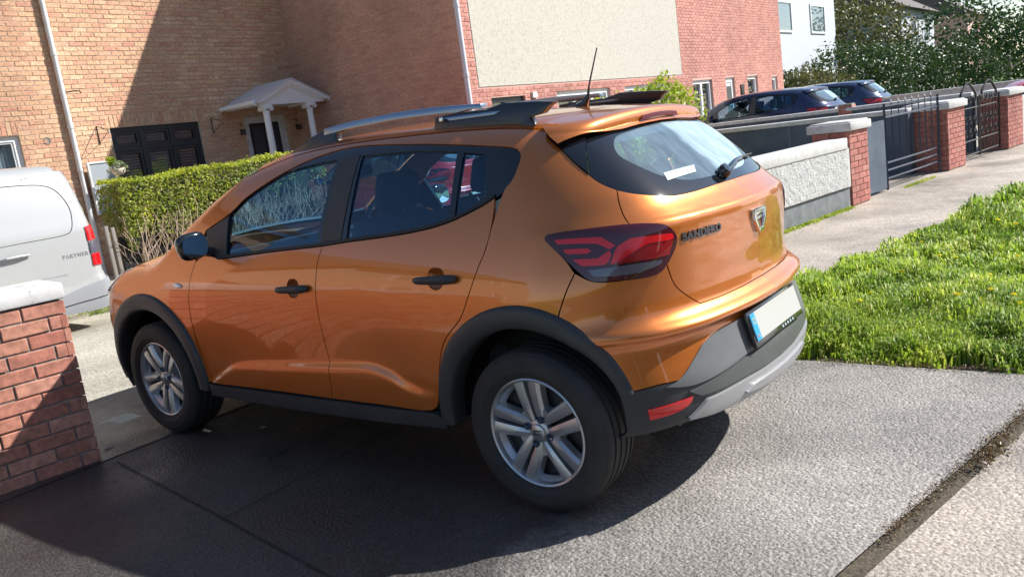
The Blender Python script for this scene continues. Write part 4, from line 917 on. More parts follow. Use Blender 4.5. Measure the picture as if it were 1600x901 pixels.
def brickwork(parent,org,ud,width,z0,z1,m,holes=(),soldiers=(),nparts=0,proud=.007,L_=.215,H_=.065,J=.010,depth=.03,full_uv=None,phase=0.,jit=.002,gapfun=None,limit=None):
    """courses of bricks on the plane through org along ud (outward normal = ud x z turned outwards by 'nd')"""
    ud=Vector(ud).normalized(); nd=ud.cross(Vector((0,0,1))).normalized()   # outward
    R=Matrix((( -ud.x,nd.x,0),(-ud.y,nd.y,0),(0,0,1)))
    cells=[]; row=0; z=z0
    def blocked(a,b,c,d):
        return [h for h in holes if a<h[1]-.004 and b>h[0]+.004 and c<h[3]-.004 and d>h[2]+.004]
    while z+H_<=z1+.012:
        hh=min(H_,z1-z); u=(-(L_+J)/2 if (row%2) else 0)+phase
        while u<width:
            a=max(u,0); b=min(u+L_,width)
            if b-a>.03:
                segs=[(a,b)]
                for h in blocked(a,b,z,z+hh):
                    ns=[]
                    for (p,q) in segs:
                        if p<h[0]: ns.append((p,min(q,h[0])))
                        if q>h[1]: ns.append((max(p,h[1]),q))
                        if not (p<h[1] and q>h[0]): ns.append((p,q))
                    segs=list({s for s in ns})
                for p,q in segs:
                    if q-p>.03: cells.append((p,q,z,z+hh))
            u+=L_+J
        z+=H_+J; row+=1
    for (a,b,c,d) in soldiers:
        n=int(round((b-a)/(H_+J)))
        for i in range(n):
            w=(b-a)/n; cells.append((a+i*w+J/2,a+(i+1)*w-J/2,c,d))
    inf=[];rest=[]
    for c in cells:
        p=Vector(org)+ud*((c[0]+c[1])/2); p.z=(c[2]+c[3])/2
        q=to_px(p); vis=q and -20<q[0]<1620 and -20<q[1]<921
        (inf if vis else rest).append((((q[2] if q else 99)),c))
    inf.sort(key=lambda t:t[0])
    parts=[c for _,c in inf[:nparts]]; rest=[c for _,c in inf[nparts:]]+[c for _,c in rest]
    cache={}
    for k,c in enumerate(parts):
        w=round(c[1]-c[0],3); h=round(c[3]-c[2],3); key=(w,h,k%4)
        if key not in cache: V,F=brick_mesh('brick',w,h,depth,m,k); cache[key]=mesh('brick',V,F,m,data=True)
        o=bpy.data.objects.new('brick',cache[key]); o.location=Vector(org)*1.0+ud*((c[0]+c[1])/2)+nd*(proud+random.uniform(-jit,jit)); o.location.z=(c[2]+c[3])/2
        M4=R.to_4x4(); o.rotation_euler=M4.to_euler(); COL.objects.link(o); o.parent=parent
    if rest:
        VV=[];FF=[]
        for k,c in enumerate(rest):
            V,F=brick_mesh('b',c[1]-c[0],c[3]-c[2],depth,m,k%7); n=len(VV); off=proud+random.uniform(-jit,jit)
            base=Vector(org)+ud*((c[0]+c[1])/2)+nd*off; base.z=(c[2]+c[3])/2
            for v in V: p=base+ud*v[0]+nd*v[1]; VV.append((p.x,p.y,base.z+v[2]))
            FF+=[tuple(i+n for i in f) for f in F[4:]]
        o=mesh('bricks',VV,FF,m,parent)
        if nparts==0 or len(rest)>0: tag(o,kind='stuff')
def wallbox(name,x0,x1,y0,y1,z0,z1,m,parent): return MB().bb((x0,y0,z0),(x1,y1,z1)).build(name,m,parent)
white=mat('white_paint',(.64,.64,.63),.45); noise_col(white,[(.35,(.56,.56,.56)),(.65,(.70,.70,.69))],7)
upvc=mat('white_pvc',(.80,.80,.80),.3); dkframe=mat('dark_frame',(.018,.022,.030),.35)
wglass=glass_mat('house_glass',(.75,.80,.82)); 
blind=mat('blind_grey',(.50,.52,.55),.7); curtain=mat('net_curtain',(.55,.57,.58),.9); room=mat('dark_room',(.02,.02,.022),.9)
iron=mat('wrought_iron',(.012,.012,.013),.55)
slate=mat('roof_tiles',(.10,.09,.085),.8); noise_col(slate,[(.3,(.07,.06,.06)),(.7,(.14,.12,.11))],12)
def frame_rect(mb,xf,y0,y1,z0,z1,t,d,ax='x'):
    """rectangular frame in the plane x=xf"""
    mb.bb((xf,y0,z0),(xf+d,y0+t,z1)); mb.bb((xf,y1-t,z0),(xf+d,y1,z1)); mb.bb((xf,y0+t,z0),(xf+d,y1-t,z0+t)); mb.bb((xf,y0+t,z1-t),(xf+d,y1-t,z1)); return mb
# ---- house with buff brick front (x = 12) ----
XA=12.0; YA=-8.15
hA=empty('house',(XA+3,-1,0),label='buff brick house behind the hedge with dark shuttered window and white columned porch',cat='house')
def holeA(y0,y1,z0,z1): return (-y1+7.0,-y0+7.0,z0,z1)   # u measured from y=7 towards -y
WA=[(-5.87,-4.16,1.05,2.41),(-2.71,-1.55,1.15,2.41),(-7.81,-6.82,.05,2.41)]
def inA(o): o.parent=hA; o.matrix_parent_inverse=hA.matrix_world.inverted(); return o
hA_children=[]
class Grp:
    """builds parts in world coordinates then parents them"""
    def __init__(s,e): s.e=e; bpy.context.view_layer.update()
mb=MB(); segs=[(7.0,-1.55),( -2.71,-4.16),(-5.87,-6.82),(-7.81,YA)]
hA.location=(0,0,0)
for a,b in segs: mb.bb((XA,b,-.1),(XA+.3,a,6.2))
for (a,b,c,d) in WA:
    mb.bb((XA,a,d),(XA+.3,b,6.2)); mb.bb((XA,a,-.1),(XA+.3,b,c))
mb.bb((XA+.3,YA,-.1),(XA+.5,7,6.2)) if False else None
mb.build('wall',E['mortar'],hA)
MB().bb((XA+.9,YA,-.1),(XA+8,7,6.2)).build('inner_wall',room,hA)
V=[(XA-.45,YA,6.15),(XA-.45,7.3,6.15),(XA+4,7.3,9.2),(XA+4,YA,9.2),(XA+8.4,YA,6.15),(XA+8.4,7.3,6.15)]
mesh('roof',[*V,*[(x,y,z+.15) for x,y,z in V]],[(6,7,8,9),(9,8,11,10),(0,3,2,1),(3,4,5,2),(0,1,7,6),(1,2,8,7),(2,5,11,8),(0,6,9,3),(3,9,10,4),(4,10,11,5)],slate,hA)
brickwork(hA,(XA,7.0,0),(0,-1,0),15.15,0.005,6.1,E['buff'],holes=[holeA(*w[:2],w[2],w[3]+.218) for w in WA[:2]]+[holeA(*WA[2])],soldiers=[holeA(w[0]-.06,w[1]+.06,w[3]+.008,w[3]+.212) for w in WA[:2]],nparts=300)
# dark window with louvred shutters: 3 x 2 lights
def window_dark():
    y0,y1,z0,z1=WA[0]; f=frame_rect(MB(),XA+.06,y0,y1,z0,z1,.07,.07)
    n=3; w=(y1-y0)/n
    for i in (1,2): f.bb((XA+.058,y0+i*w-.035,z0+.07),(XA+.128,y0+i*w+.035,z1-.07))
    zm=2.045
    for i in range(3): f.bb((XA+.062,y0+i*w+.07-.034*(i>0),zm-.035),(XA+.124,y0+(i+1)*w-.07+.034*(i<2),zm+.035))
    o=f.build('window',dkframe,hA)
    for i in range(3):
        for (a,b) in ((z0+.07,zm-.035),(zm+.035,z1-.07)):
            ya=y0+i*w+(.07 if i==0 else .035); yb=y0+(i+1)*w-(.07 if i==2 else .035)
            frame_rect(MB(),XA+.072,ya+.004,yb-.004,a+.004,b-.004,.045,.03).build('sash',dkframe,o)
            MB().bb((XA+.10,ya+.04,a+.04),(XA+.104,yb-.04,b-.04)).build('pane',wglass,o)
            nn=max(3,int((b-a-.1)/.052))
            for k in range(nn):
                zc=a+.06+(b-a-.12)*(k+.5)/nn; MB().box((XA+.15,(ya+yb)/2,zc),(.045,yb-ya-.10,.008),Matrix.Rotation(math.radians(38),3,'Y')).build('louvre',blind,o)
    MB().bb((XA+.25,y0,z0),(XA+.27,y1,z1)).build('curtain',room,o)
    MB().bb((XA-.03,y0-.03,z0-.07),(XA+.2,y1+.03,z0)).build('sill',white,o)
window_dark()
y0,y1,z0,z1=WA[1]; f=frame_rect(MB(),XA+.05,y0,y1,z0,z1,.08,.07).build('window',upvc,hA); frame_rect(MB(),XA+.07,y0+.08,y1-.08,z0+.08,z1-.08,.03,.04).build('sash',upvc,f)
MB().bb((XA+.10,y0+.1,z0+.1),(XA+.104,y1-.1,z1-.1)).build('pane',wglass,f)
V=[];F=[]
for i in range(60):
    y=y0+.05+(y1-y0-.1)*i/59; x=XA+.18+.015*math.sin(i*1.7); V+=[(x,y,z0),(x,y,z1)]
F=[(2*i,2*i+2,2*i+3,2*i+1) for i in range(59)]; mesh('curtain',V,F,curtain,f)
MB().bb((XA-.03,y0-.03,z0-.07),(XA+.2,y1+.03,z0)).build('sill',white,f)
# door in white frame with glazed dark leaf
y0,y1,z0,z1=WA[2]; f=frame_rect(MB(),XA+.02,y0,y1,z0,z1,.12,.09).build('door_frame',white,hA)
d=MB().bb((XA+.07,y0+.12,z0+.12),(XA+.11,y1-.12,z1-.12)).build('door',dkframe,hA)
for k in range(2):
    a=y0+.20+k*.32; MB().bb((XA+.062,a,z0+.5),(XA+.07,a+.27,z1-.22)).build('door_glass',mat('door_glass',(.05,.055,.07),.15),d)
# vent, hooks and brackets on the wall
V,F=lathe([(.06,-.02),(.06,0),(.045,.002),(.04,-.004),(.0005,-.004)],24); vn=mesh('air_vent',[(XA-.012-b,-3.11+a,2.295+c) for a,b,c in V],F,mat('grey_vent',(.20,.17,.15),.7),hA)
def bracket(y,z,s=1,flip=1,name='hanging_bracket',label=None):
    mb=MB(); mb.tube([(XA-.015,y,z),(XA-.015,y,z-.30)],.008,6); mb.tube([(XA-.015,y,z),(XA-.35,y+.0,z-.10*flip)],.006,6); mb.tube([(XA-.015,y,z-.27),(XA-.20,y,z-.20),(XA-.35,y,z-.10*flip)],.005,6)
    mb.tube([(XA-.35,y,z-.10*flip),(XA-.37,y,z-.13),(XA-.355,y,z-.16),(XA-.34,y,z-.14)],.005,6)
    o=mb.build(name,iron,None,True); return tag(o,label,'bracket','plant brackets on the brick front')
bracket(-3.94,2.46,label='empty iron bracket left of the dark shuttered window'); bracket(-6.11,2.45,label='iron bracket between the dark window and the porch')
mb=MB(); mb.tube([(XA,-3.56,3.03),(XA-.16,-3.64,3.03),(XA-.20,-3.70,3.02),(XA-.20,-3.72,2.99)],.012,6); tag(mb.build('wall_hook',mat('hook_brown',(.14,.09,.06),.7),None,True),'small rusty hook high on the brick wall right of the left downpipe','hook')
# downpipe
def pipe(x,y,r,z1,label,m,xw):
    p=empty('downpipe',(x,y,0),label=label,cat='downpipe')
    mb=MB(); mb.tube([(0,0,.02),(0,0,z1)],r,14); mb.build('pipe',m,p,True,angle=50)
    for z in (.6,1.75,2.45,3.6,4.8): MB().tube([(0,0,z),(0,0,z+.06)],r*1.18,14).build('collar',m,p,True,angle=50); MB().bb((xw[0]-.01,-.012+xw[1],z+.015),(xw[0]+.02,.012+xw[1],z+.045)).build('clip',iron,p)
    return p
pipe(XA-.07,-3.49,.042,6.1,'white plastic downpipe on the sunlit brick left of the dark window',white,(.045,0))
white_keep=white; white=mat('porch_white',(.84,.85,.86),.4)
# porch: gabled canopy on two fluted columns
P_=empty('porch',(11.0,-7.22,0),label='white gabled porch canopy on two slim columns over the dark front door',cat='porch')
bpy.context.view_layer.update()
def inP(mb,name,m,**k):
    o=mb.build(name,m,P_,**k); o.location=(-11.0,7.22,0); return o
yc=-7.27; hw=.80; zb=2.545; za=2.91; xf=11.0; xb=11.99
for yq,nm in ((-6.685,'column'),(-7.715,'column')):
    V=[];F=[]; n=40; zs=[0.0,.06,.08,.10,1.2,2.36,2.40,2.44]; rs=[.085,.085,.075,.068,.066,.058,.066,.062]
    for z,r in zip(zs,rs):
        for k in range(n):
            w=2*math.pi*k/n; rr=r*(1-.05*(k%2)) if .1<=z<=2.36 else r; V.append((xf+.08+rr*math.cos(w),yq+rr*math.sin(w),z))
    for i in range(len(zs)-1):
        for k in range(n): F.append((i*n+k,i*n+(k+1)%n,(i+1)*n+(k+1)%n,(i+1)*n+k))
    F.append(tuple((len(zs)-1)*n+k for k in range(n)))
    c=mesh('column',V,F,white,P_); c.location=(-11.0,7.22,0)
    for sd in (-1,1):
        mb=MB(); mb.tube([(xf-.0,yq+sd*.085,2.465),(xf+.16,yq+sd*.085,2.465)],.038,12); o=mb.build('volute',white,c,True,angle=40)
    MB().bb((xf-.01,yq-.10,2.465),(xf+.17,yq+.10,2.535)).build('capital',white,c,bevel=.006)
inP(MB().bb((xf,yc-hw+.02,zb-.01),(xf+.12,yc+hw-.02,zb+.05)),'beam',white)
inP(MB().bb((xf+.12,yc-hw+.02,zb-.008),(xb,yc-hw+.14,zb+.05)),'beam',white); inP(MB().bb((xf+.12,yc+hw-.14,zb-.008),(xb,yc+hw-.02,zb+.05)),'beam',white)
inP(MB().bb((xf+.12,yc-hw+.14,zb+.02),(xb,yc+hw-.14,zb+.03)),'soffit',white)
inP(MB().prism([(yc-hw+.0,zb+.04),(yc+hw-.0,zb+.04),(yc,za-.03)],xf+.015,xf+.045,'x'),'pediment',white)
porch_lead=mat('canopy_lead',(.62,.64,.68),.5)
for sd in (1,-1):
    ye=yc+sd*(hw+.12); ze=zb+.03; zt=za+.055
    for (d0,d1,x0,x1) in ((0,.045,xf-.07,xf+.05),(.045,.085,xf-.035,xf+.05),(.085,.12,xf-.005,xf+.05)):
        inP(MB().prism([(ye-sd*d0*1.2,ze-.0),(yc,zt-d0),(yc,zt-d1),(ye-sd*d1*2.6-sd*.02,ze-.0)],x0,x1,'x'),'gable_moulding',white)
    inP(MB().prism([(ye+sd*.02,ze+.012),(yc,zt+.035),(yc,zt+.004),(ye+sd*.02,ze-.018)],xf-.085,xb,'x'),'canopy_roof',porch_lead)
    # side fascia returning beyond the front as in the photo: gutter
inP(MB().tube([(xf-.06,yc+hw+.10,zb+.04),(xb,yc+hw+.10,zb+.04)],.045,12),'gutter',white,smooth=True,angle=40)
inP(MB().tube([(xf-.06,yc-hw-.10,zb+.04),(xb,yc-hw-.10,zb+.04)],.045,12),'gutter',white,smooth=True,angle=40)
inP(MB().prism([(yc+hw+.14,zb+.06),(yc+hw+.55,zb+.03),(yc+hw+.10,zb+.34),(yc+.35,zb+.36)],xb-.35,xb,'x'),'side_canopy',white) if False else None
white=white_keep
def lantern(y,label):
    e=empty('wall_lantern',(XA-.10,y,2.14),label=label,cat='lamp',group='lanterns beside the front door')
    mb=MB(); mb.prism([(.05*math.cos(math.radians(60*k)),.05*math.sin(math.radians(60*k))) for k in range(6)],-.06,.05,'z'); mb.build('lamp_body',mat('lantern_glass',(.03,.028,.025),.2),e)
    V,F=lathe([(.062,.05),(.03,.09),(.012,.115),(.0005,.12)],6,'z'); mesh('lamp_cap',V,F,iron,e); MB().tube([(0,0,.1),(.03,0,.16),(.10,0,.16)],.008,6).build('lamp_arm',iron,e,True)
    tag(MB().tube([(XA-.012,y+.04,2.24),(XA-.012,y+.05,2.5)],.007,6).build('cable',mat('cable_pink',(.55,.36,.28),.6),e)); e.children[-1].location=(-(XA-.10),-y,-2.14)
lantern(-6.70,'small black lantern on the brick left of the porch door'); lantern(-8.04,'small black lantern in the corner right of the porch door')
# hanging basket, notice board, dark climbing plant
def leaves(n,pos,size,m,name,parent,normal_bias=None,rng=None,asp=.5,stuff=True):
    """n small pointed leaves, pos(i)->(point, outward)"""
    r=rng or random.Random(3); V=[];F=[]
    for i in range(n):
        p,o=pos(r); s=size*r.uniform(.6,1.35)
        d=Vector((r.gauss(0,1),r.gauss(0,1),r.gauss(0,1)))*.75+Vector(o); d.normalize()
        t=d.orthogonal().normalized(); t.rotate(Matrix.Rotation(r.uniform(0,6.28),3,d)); b=d.cross(t)
        k=len(V); V+=[p-t*s*.5,p+b*s*asp*.5+d*s*.08,p+t*s*.5-d*s*.1,p-b*s*asp*.5+d*s*.08]; F+=[(k,k+1,k+2),(k,k+2,k+3)]
    o=mesh(name,V,F,m,parent)
    return o
def leaf_mat(name,stops,trans=.35,rough=.45):
    m=bpy.data.materials.new(name); m.use_nodes=True; nt=m.node_tree; N=nt.nodes; L=nt.links; b=N['Principled BSDF']
    ge=N.new('ShaderNodeNewGeometry'); r=N.new('ShaderNodeValToRGB'); e=r.color_ramp.elements
    while len(e)<len(stops): e.new(.5)
    for i,(p,c) in enumerate(stops): e[i].position=p; e[i].color=(*c,1)
    L.new(ge.outputs['Random Per Island'],r.inputs[0]); b.inputs['Roughness'].default_value=rough
    np_=N.new('ShaderNodeTexNoise'); np_.inputs['Scale'].default_value=2.6; np_.inputs['Detail'].default_value=5; L.new(ge.outputs['Position'],np_.inputs[0])
    mq=N.new('ShaderNodeMapRange'); mq.inputs['From Min'].default_value=.32; mq.inputs['From Max'].default_value=.68; mq.inputs['To Min'].default_value=.70; mq.inputs['To Max'].default_value=1.22; L.new(np_.outputs[0],mq.inputs[0])
    hh=N.new('ShaderNodeHueSaturation'); L.new(r.outputs[0],hh.inputs['Color']); L.new(mq.outputs[0],hh.inputs['Value']); mh_=N.new('ShaderNodeMapRange'); mh_.inputs['From Min'].default_value=.3; mh_.inputs['From Max'].default_value=.7; mh_.inputs['To Min'].default_value=.515; mh_.inputs['To Max'].default_value=.475; L.new(np_.outputs[0],mh_.inputs[0]); L.new(mh_.outputs[0],hh.inputs['Hue']); r=hh; L.new(r.outputs[0],b.inputs['Base Color'])
    t=N.new('ShaderNodeBsdfTranslucent'); x=N.new('ShaderNodeMixShader'); x.inputs[0].default_value=trans; L.new(r.outputs[0],t.inputs[0])
    o=[n for n in N if n.type=='OUTPUT_MATERIAL'][0]; L.new(b.outputs[0],x.inputs[1]); L.new(t.outputs[0],x.inputs[2]); L.new(x.outputs[0],o.inputs[0]); return m
LM={'privet':leaf_mat('privet_leaf',[(0,(.34,.44,.03)),(.4,(.46,.55,.05)),(.75,(.60,.64,.10)),(1,(.26,.34,.03))],.45),
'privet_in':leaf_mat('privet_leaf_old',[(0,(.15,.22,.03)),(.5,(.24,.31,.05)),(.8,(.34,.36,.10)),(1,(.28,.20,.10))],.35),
'dark':leaf_mat('dark_leaf',[(0,(.02,.05,.015)),(.6,(.04,.09,.02)),(1,(.07,.12,.03))],.25),
'pale':leaf_mat('pale_leaf',[(0,(.25,.32,.10)),(.5,(.55,.58,.38)),(1,(.16,.28,.05))],.3),
'yellow':leaf_mat('yellow_leaf',[(0,(.34,.46,.03)),(.5,(.50,.60,.05)),(1,(.20,.32,.03))],.4),
'olive':leaf_mat('olive_leaf',[(0,(.09,.10,.03)),(.5,(.16,.15,.05)),(1,(.06,.10,.02))],.3),
'grass':leaf_mat('grass_blade',[(0,(.16,.30,.025)),(.45,(.30,.47,.04)),(.8,(.46,.60,.07)),(1,(.64,.64,.28))],.5,.5)}
twig=mat('twig',(.46,.34,.25),.8); noise_col(twig,[(.3,(.34,.24,.18)),(.7,(.60,.47,.37))],30)
bk=empty('hanging_basket',(11.45,-3.86,1.72),label='cream hanging basket of pale flowers in front of the dark window',cat='hanging basket')
V,F=lathe([(.0005,-.11),(.06,-.105),(.10,-.06),(.115,0),(.105,.005),(.09,-.02)],24,'z'); mesh('basket',V,F,mat('basket_cream',(.62,.54,.42),.8),bk,smooth=True)
def bp_(r):
    a=r.uniform(0,6.28); q=abs(r.gauss(0,.6)); R_=.15*min(q,1.1); return Vector((R_*math.cos(a),R_*math.sin(a),.03+.09*(1-min(q,1)**2)-r.uniform(0,.10)*(q>.8))),Vector((math.cos(a)*.5,math.sin(a)*.5,.8))
leaves(420,bp_,.05,LM['pale'],'flowers',bk); leaves(90,lambda r:(Vector((r.gauss(.0,.03),r.gauss(.10,.03),r.uniform(.06,.2))),Vector((0,0,1))),.07,LM['yellow'],'foliage',bk)
MB().tube([(0,.1,0),(.0,.02,.34)],.003,5).build('chain',iron,bk); MB().tube([(0,-.1,0),(.0,.02,.34)],.003,5).build('chain',iron,bk)
mb=MB(); mb.tube([(11.985,-3.84,2.25),(11.985,-3.84,1.95)],.008,6).tube([(11.985,-3.84,2.2),(11.42,-3.86,2.08)],.006,6).tube([(11.985,-3.84,1.98),(11.42,-3.86,2.08)],.005,6)
nb=empty('notice_board',(11.86,-3.80,1.3),label='grey framed board against the brick behind the hanging basket',cat='board')
MB().bb((-.015,-.20,-.25),(.015,.20,.56)).build('board',mat('board_grey',(.32,.36,.40),.6),nb); frame_rect(MB(),-.03,-.23,.23,-.28,.585,.03,.05).build('frame',white,nb)
# ---- neighbouring house: brown gable wall then pink front (x = 7.38) ----
XB=7.38
hB=empty('house',(0,0,0),label='red brick terrace with shaded side wall and pale render band above its windows',cat='house')
WB=[(-9.75,-8.71,1.2,2.08,'dark'),(-12.94,-10.83,1.1,2.10,'white'),(-15.9,-13.6,1.1,2.10,'white'),(-18.45,-17.22,1.12,2.11,'white'),(-20.03,-19.39,.05,2.12,'door'),(-21.85,-21.03,1.0,2.12,'white'),(-23.58,-23.07,1.1,2.05,'white')]
ys=[-8.15]
mb=MB(); prev=-8.15
for (a,b,c,d,k) in WB:
    mb.bb((XB,b,-.1),(XB+.28,prev,5.25)); mb.bb((XB,a,d),(XB+.28,b,5.25)); mb.bb((XB,a,-.1),(XB+.28,b,c)); prev=a
mb.bb((XB,-24.15,-.1),(XB+.28,prev,5.25)); mb.build('wall',E['mortar_pink'],hB)
MB().bb((XB+.28,-8.45,-.1),(16,-8.15,5.25)).build('side_wall',E['mortar_brown'],hB); MB().bb((XB+.7,-24.1,-.1),(16,-8.5,5.2)).build('inner_wall',room,hB)
V=[(XB-.4,-7.95,5.22),(XB-.4,-24.4,5.22),(XB+4.2,-24.4,8.12),(XB+4.2,-7.95,8.12),(16.4,-7.95,5.22),(16.4,-24.4,5.22)]
mesh('roof',[*V,*[(x,y,z+.15) for x,y,z in V]],[(6,7,8,9),(9,8,11,10),(0,3,2,1),(3,4,5,2),(0,1,7,6),(1,2,8,7),(2,5,11,8),(0,6,9,3),(3,9,10,4),(4,10,11,5)],slate,hB)
MB().prism([(XB+.02,5.25),(15.9,5.25),(XB+4.2,8.02)],-8.40,-8.16,'y').build('gable',E['mortar_brown'],hB)
def hb(a,b,c,d): return (-b-8.15,-a-8.15,c,d)
brickwork(hB,(XB,-8.15,0),(0,-1,0),16.0,0.005,2.25,E['pink'],holes=[hb(a,b,c,d) for a,b,c,d,k in WB],nparts=150)
brickwork(hB,(XB,-8.15,0),(0,-1,0),.25,2.26,5.2,E['pink'])
brickwork(hB,(XB,-16.65,0),(0,-1,0),7.5,2.26,5.2,E['pink'])
brickwork(hB,(15.9,-8.15,0),(-1,0,0),15.9-XB,0.005,5.2,E['brown'],nparts=150,proud=.004)
render_m=mat('cream_render',(.52,.49,.42),.9); noise_col(render_m,[(.3,(.42,.40,.34)),(.55,(.55,.52,.45)),(.8,(.48,.46,.40))],18,bump=.8,bscale=70,bdist=.012)
MB().bb((XB-.012,-16.62,2.28),(XB+.0,-8.41,5.2)).build('render_panel',render_m,hB)
for (a,b,c,d,k) in WB:
    m=dkframe if k=='dark' else upvc
    f=frame_rect(MB(),XB+.05,a,b,c,d,.09 if k!='door' else .12,.07).build('window' if k!='door' else 'door_frame',m,hB)
    if k=='door':
        dd=MB().bb((XB+.07,a+.12,c+.1),(XB+.11,b-.12,d-.1)).build('door',upvc,hB)
        for q in range(3): MB().bb((XB+.06,a+.16,c+.35+q*.52),(XB+.069,b-.16,c+.80+q*.52)).build('door_glass',mat('door_pane',(.10,.11,.12),.1),dd)
    else:
        n=max(1,int(round((b-a)/.62)))
        for i in range(1,n): MB().bb((XB+.048,a+(b-a)*i/n-.05,c+.09),(XB+.122,a+(b-a)*i/n+.05,d-.09)).build('mullion',m,f)
        for i in range(n): MB().bb((XB+.10,a+(b-a)*i/n+.05,c+.09),(XB+.104,a+(b-a)*(i+1)/n-.05,d-.09)).build('pane',wglass,f); MB().bb((XB+.2,a+(b-a)*i/n+.02,c),(XB+.21,a+(b-a)*i/n+(b-a)/n*.45,d)).build('curtain',curtain,f)
        MB().bb((XB-.05,a-.05,c-.07),(XB+.2,b+.05,c)).build('sill',white,f)
MB().bb((XB-.05,-10.10,2.02),(XB,-9.95,2.13)).build('alarm_box',white,hB)
MB().bb((XB-.04,-20.65,1.35),(XB,-20.42,1.9)).build('letter_box',iron,hB,bevel=.01)
pipe(XB-.06,-8.03,.045,5.2,'white downpipe on the corner of the shaded brown brick side wall',mat('pipe_lilac',(.62,.62,.68),.5),(.05,-.07))
# ---- grey house beyond ----
hC=empty('house',(0,0,0),label='pale grey rendered house beyond the red brick terrace',cat='house')
gr_=mat('grey_render',(.52,.55,.60),.85); noise_col(gr_,[(.3,(.48,.51,.56)),(.7,(.56,.59,.64))],5,bump=.3,bscale=60,bdist=.01)
MB().bb((9.2,-37,-.1),(17,-27,6.0)).build('wall',gr_,hC); MB().prism([(8.9,5.98),(17.3,5.98),(13.1,8.8)],-37.2,-26.8,'y').build('roof',slate,hC)
for (a,b,c,d) in ((-31,-29,1.0,2.3),(-35.4,-33.4,1.0,2.3),(-31,-29,3.8,5.0),(-35.4,-33.4,3.8,5.0)):
    f=frame_rect(MB(),9.15,a,b,c,d,.08,.06).build('window',upvc,hC); MB().bb((9.18,a+.06,c+.06),(9.185,b-.06,d-.06)).build('pane',wglass,f)
# ---------------- street boundary: walls, brick pillars, gates ----------------
DW=Vector((-.152,-1,0)).normalized(); NW=DW.cross(Vector((0,0,1))).normalized()
if NW.x>0: NW=-NW
BW=-NW     # into the gardens
def wpt(y,back=0.,z=0.): 
    p=Vector((Lw(y),y,z)); return p+BW*back
capm=mat('cap_white',(.55,.55,.55),.6); noise_col(capm,[(.3,(.44,.44,.43)),(.6,(.58,.58,.58))],9,bump=.3,bscale=60,bdist=.004)
rough=mat('roughcast',(.62,.62,.60),.9)
noise_col(rough,[(.3,(.46,.47,.46)),(.7,(.60,.61,.60))],10,bump=1.,bscale=75,bdist=.02)
plinth=mat('grey_plinth',(.17,.19,.20),.8); noise_col(plinth,[(.3,(.12,.135,.145)),(.7,(.21,.23,.24))],8,bump=.4,bscale=70,bdist=.006)
slatew=mat('slate_paint',(.07,.10,.15),.75); noise_col(slatew,[(.3,(.055,.078,.115)),(.7,(.095,.125,.17))],4,bump=.5,bscale=45,bdist=.008)
def lbox(mb,a,b,back0,back1,z0,z1):
    """box along the boundary from y=a to y=b"""
    P=[wpt(a,back0),wpt(b,back0),wpt(b,back1),wpt(a,back1)]
    mb.add([(p.x,p.y,z0) for p in P]+[(p.x,p.y,z1) for p in P],[(0,1,2,3),(4,5,6,7),(0,1,5,4),(1,2,6,5),(2,3,7,6),(3,0,4,7)]); return mb
gw=empty('garden_wall',(Lw(-5),-5,0),label='low white roughcast garden wall with grey plinth left of the first brick pillar',cat='wall')
def inW(o,e): o.location=-Vector(e.location); return o
def bld(mb,name,m,e,**k): return inW(mb.build(name,m,e,**k),e)
bld(lbox(MB(),-2.6,-7.27,.02,.24,-.1,.24),'plinth',plinth,gw)
# roughcast face: dense grid with real relief
def rough_face(name,a,b,z0,z1,back,m,e,amp=.006,step=.018):
    L_=(wpt(b)-wpt(a)).length; nu=int(L_/step); nv=int((z1-z0)/step); rng=np.random.default_rng(5)
    h=rng.random((nv+1,nu+1)); h=(h+np.roll(h,1,0)+np.roll(h,1,1))/3; V=[];F=[]
    d=(wpt(b)-wpt(a)).normalized(); o=wpt(a,back)
    for j in range(nv+1):
        for i in range(nu+1):
            edge=0 if i in(0,nu) or j in (0,nv) else 1
            p=o+d*(L_*i/nu)+NW*float((h[j,i]-.4)*amp*3*edge); V.append((p.x,p.y,z0+(z1-z0)*j/nv))
    F=[(j*(nu+1)+i,j*(nu+1)+i+1,(j+1)*(nu+1)+i+1,(j+1)*(nu+1)+i) for j in range(nv) for i in range(nu)]
    return inW(mesh(name,V,F,m,e,smooth=True),e)
bld(lbox(MB(),-2.6,-7.27,.0,.22,.24,.70),'wall_core',capm,gw)
rough_face('roughcast',-2.62,-7.20,.245,.70,-.006,rough,gw)
bld(lbox(MB(),-2.6,-7.20,-.02,.24,.70,.83),'coping',capm,gw,bevel=.012)
def brick_pillar(y0,y1,z1,label,cap=.10,m=None,mm=None,back=.48,cap_m=None,over=.04):
    p0=wpt(y0); e=empty('brick_pillar',tuple(p0),label=label,cat='gate pillar',group='brick pillars with white caps along the footpath')
    w=(wpt(y1)-p0).length
    core=MB(); lbox(core,y0-.012,y1+.012,.012,back-.012,-.08,z1); bld(core,'pillar_core',mm or E['mortar_grey'],e)
    bpy.context.view_layer.update()
    n0=set(c.name for c in e.children)
    brickwork(e,p0,DW,w,.0,z1,m or E['red'],nparts=60,proud=.0,jit=.0015)
    brickwork(e,wpt(y0,back),-BW,back,.0,z1,m or E['red'],nparts=60,proud=.0,jit=.0015,phase=-.1)
    for c in [c for c in e.children if c.name not in n0]: c.location=c.location-Vector(e.location)
    q=MB(); lbox(q,y0+over,y1-over,-over,back+over,z1,z1+cap); bld(q,'cap',cap_m or capm,e,bevel=.012)
    q=MB(); lbox(q,y0+over-.03,y1-over+.03,-over+.03,back+over-.03,z1+cap-.001,z1+cap+.018); bld(q,'cap_top',cap_m or capm,e,bevel=.008)
    return e
brick_pillar(-7.30,-7.82,.90,'red brick pillar with white cap at the end of the roughcast wall, left of the plain barred gate')
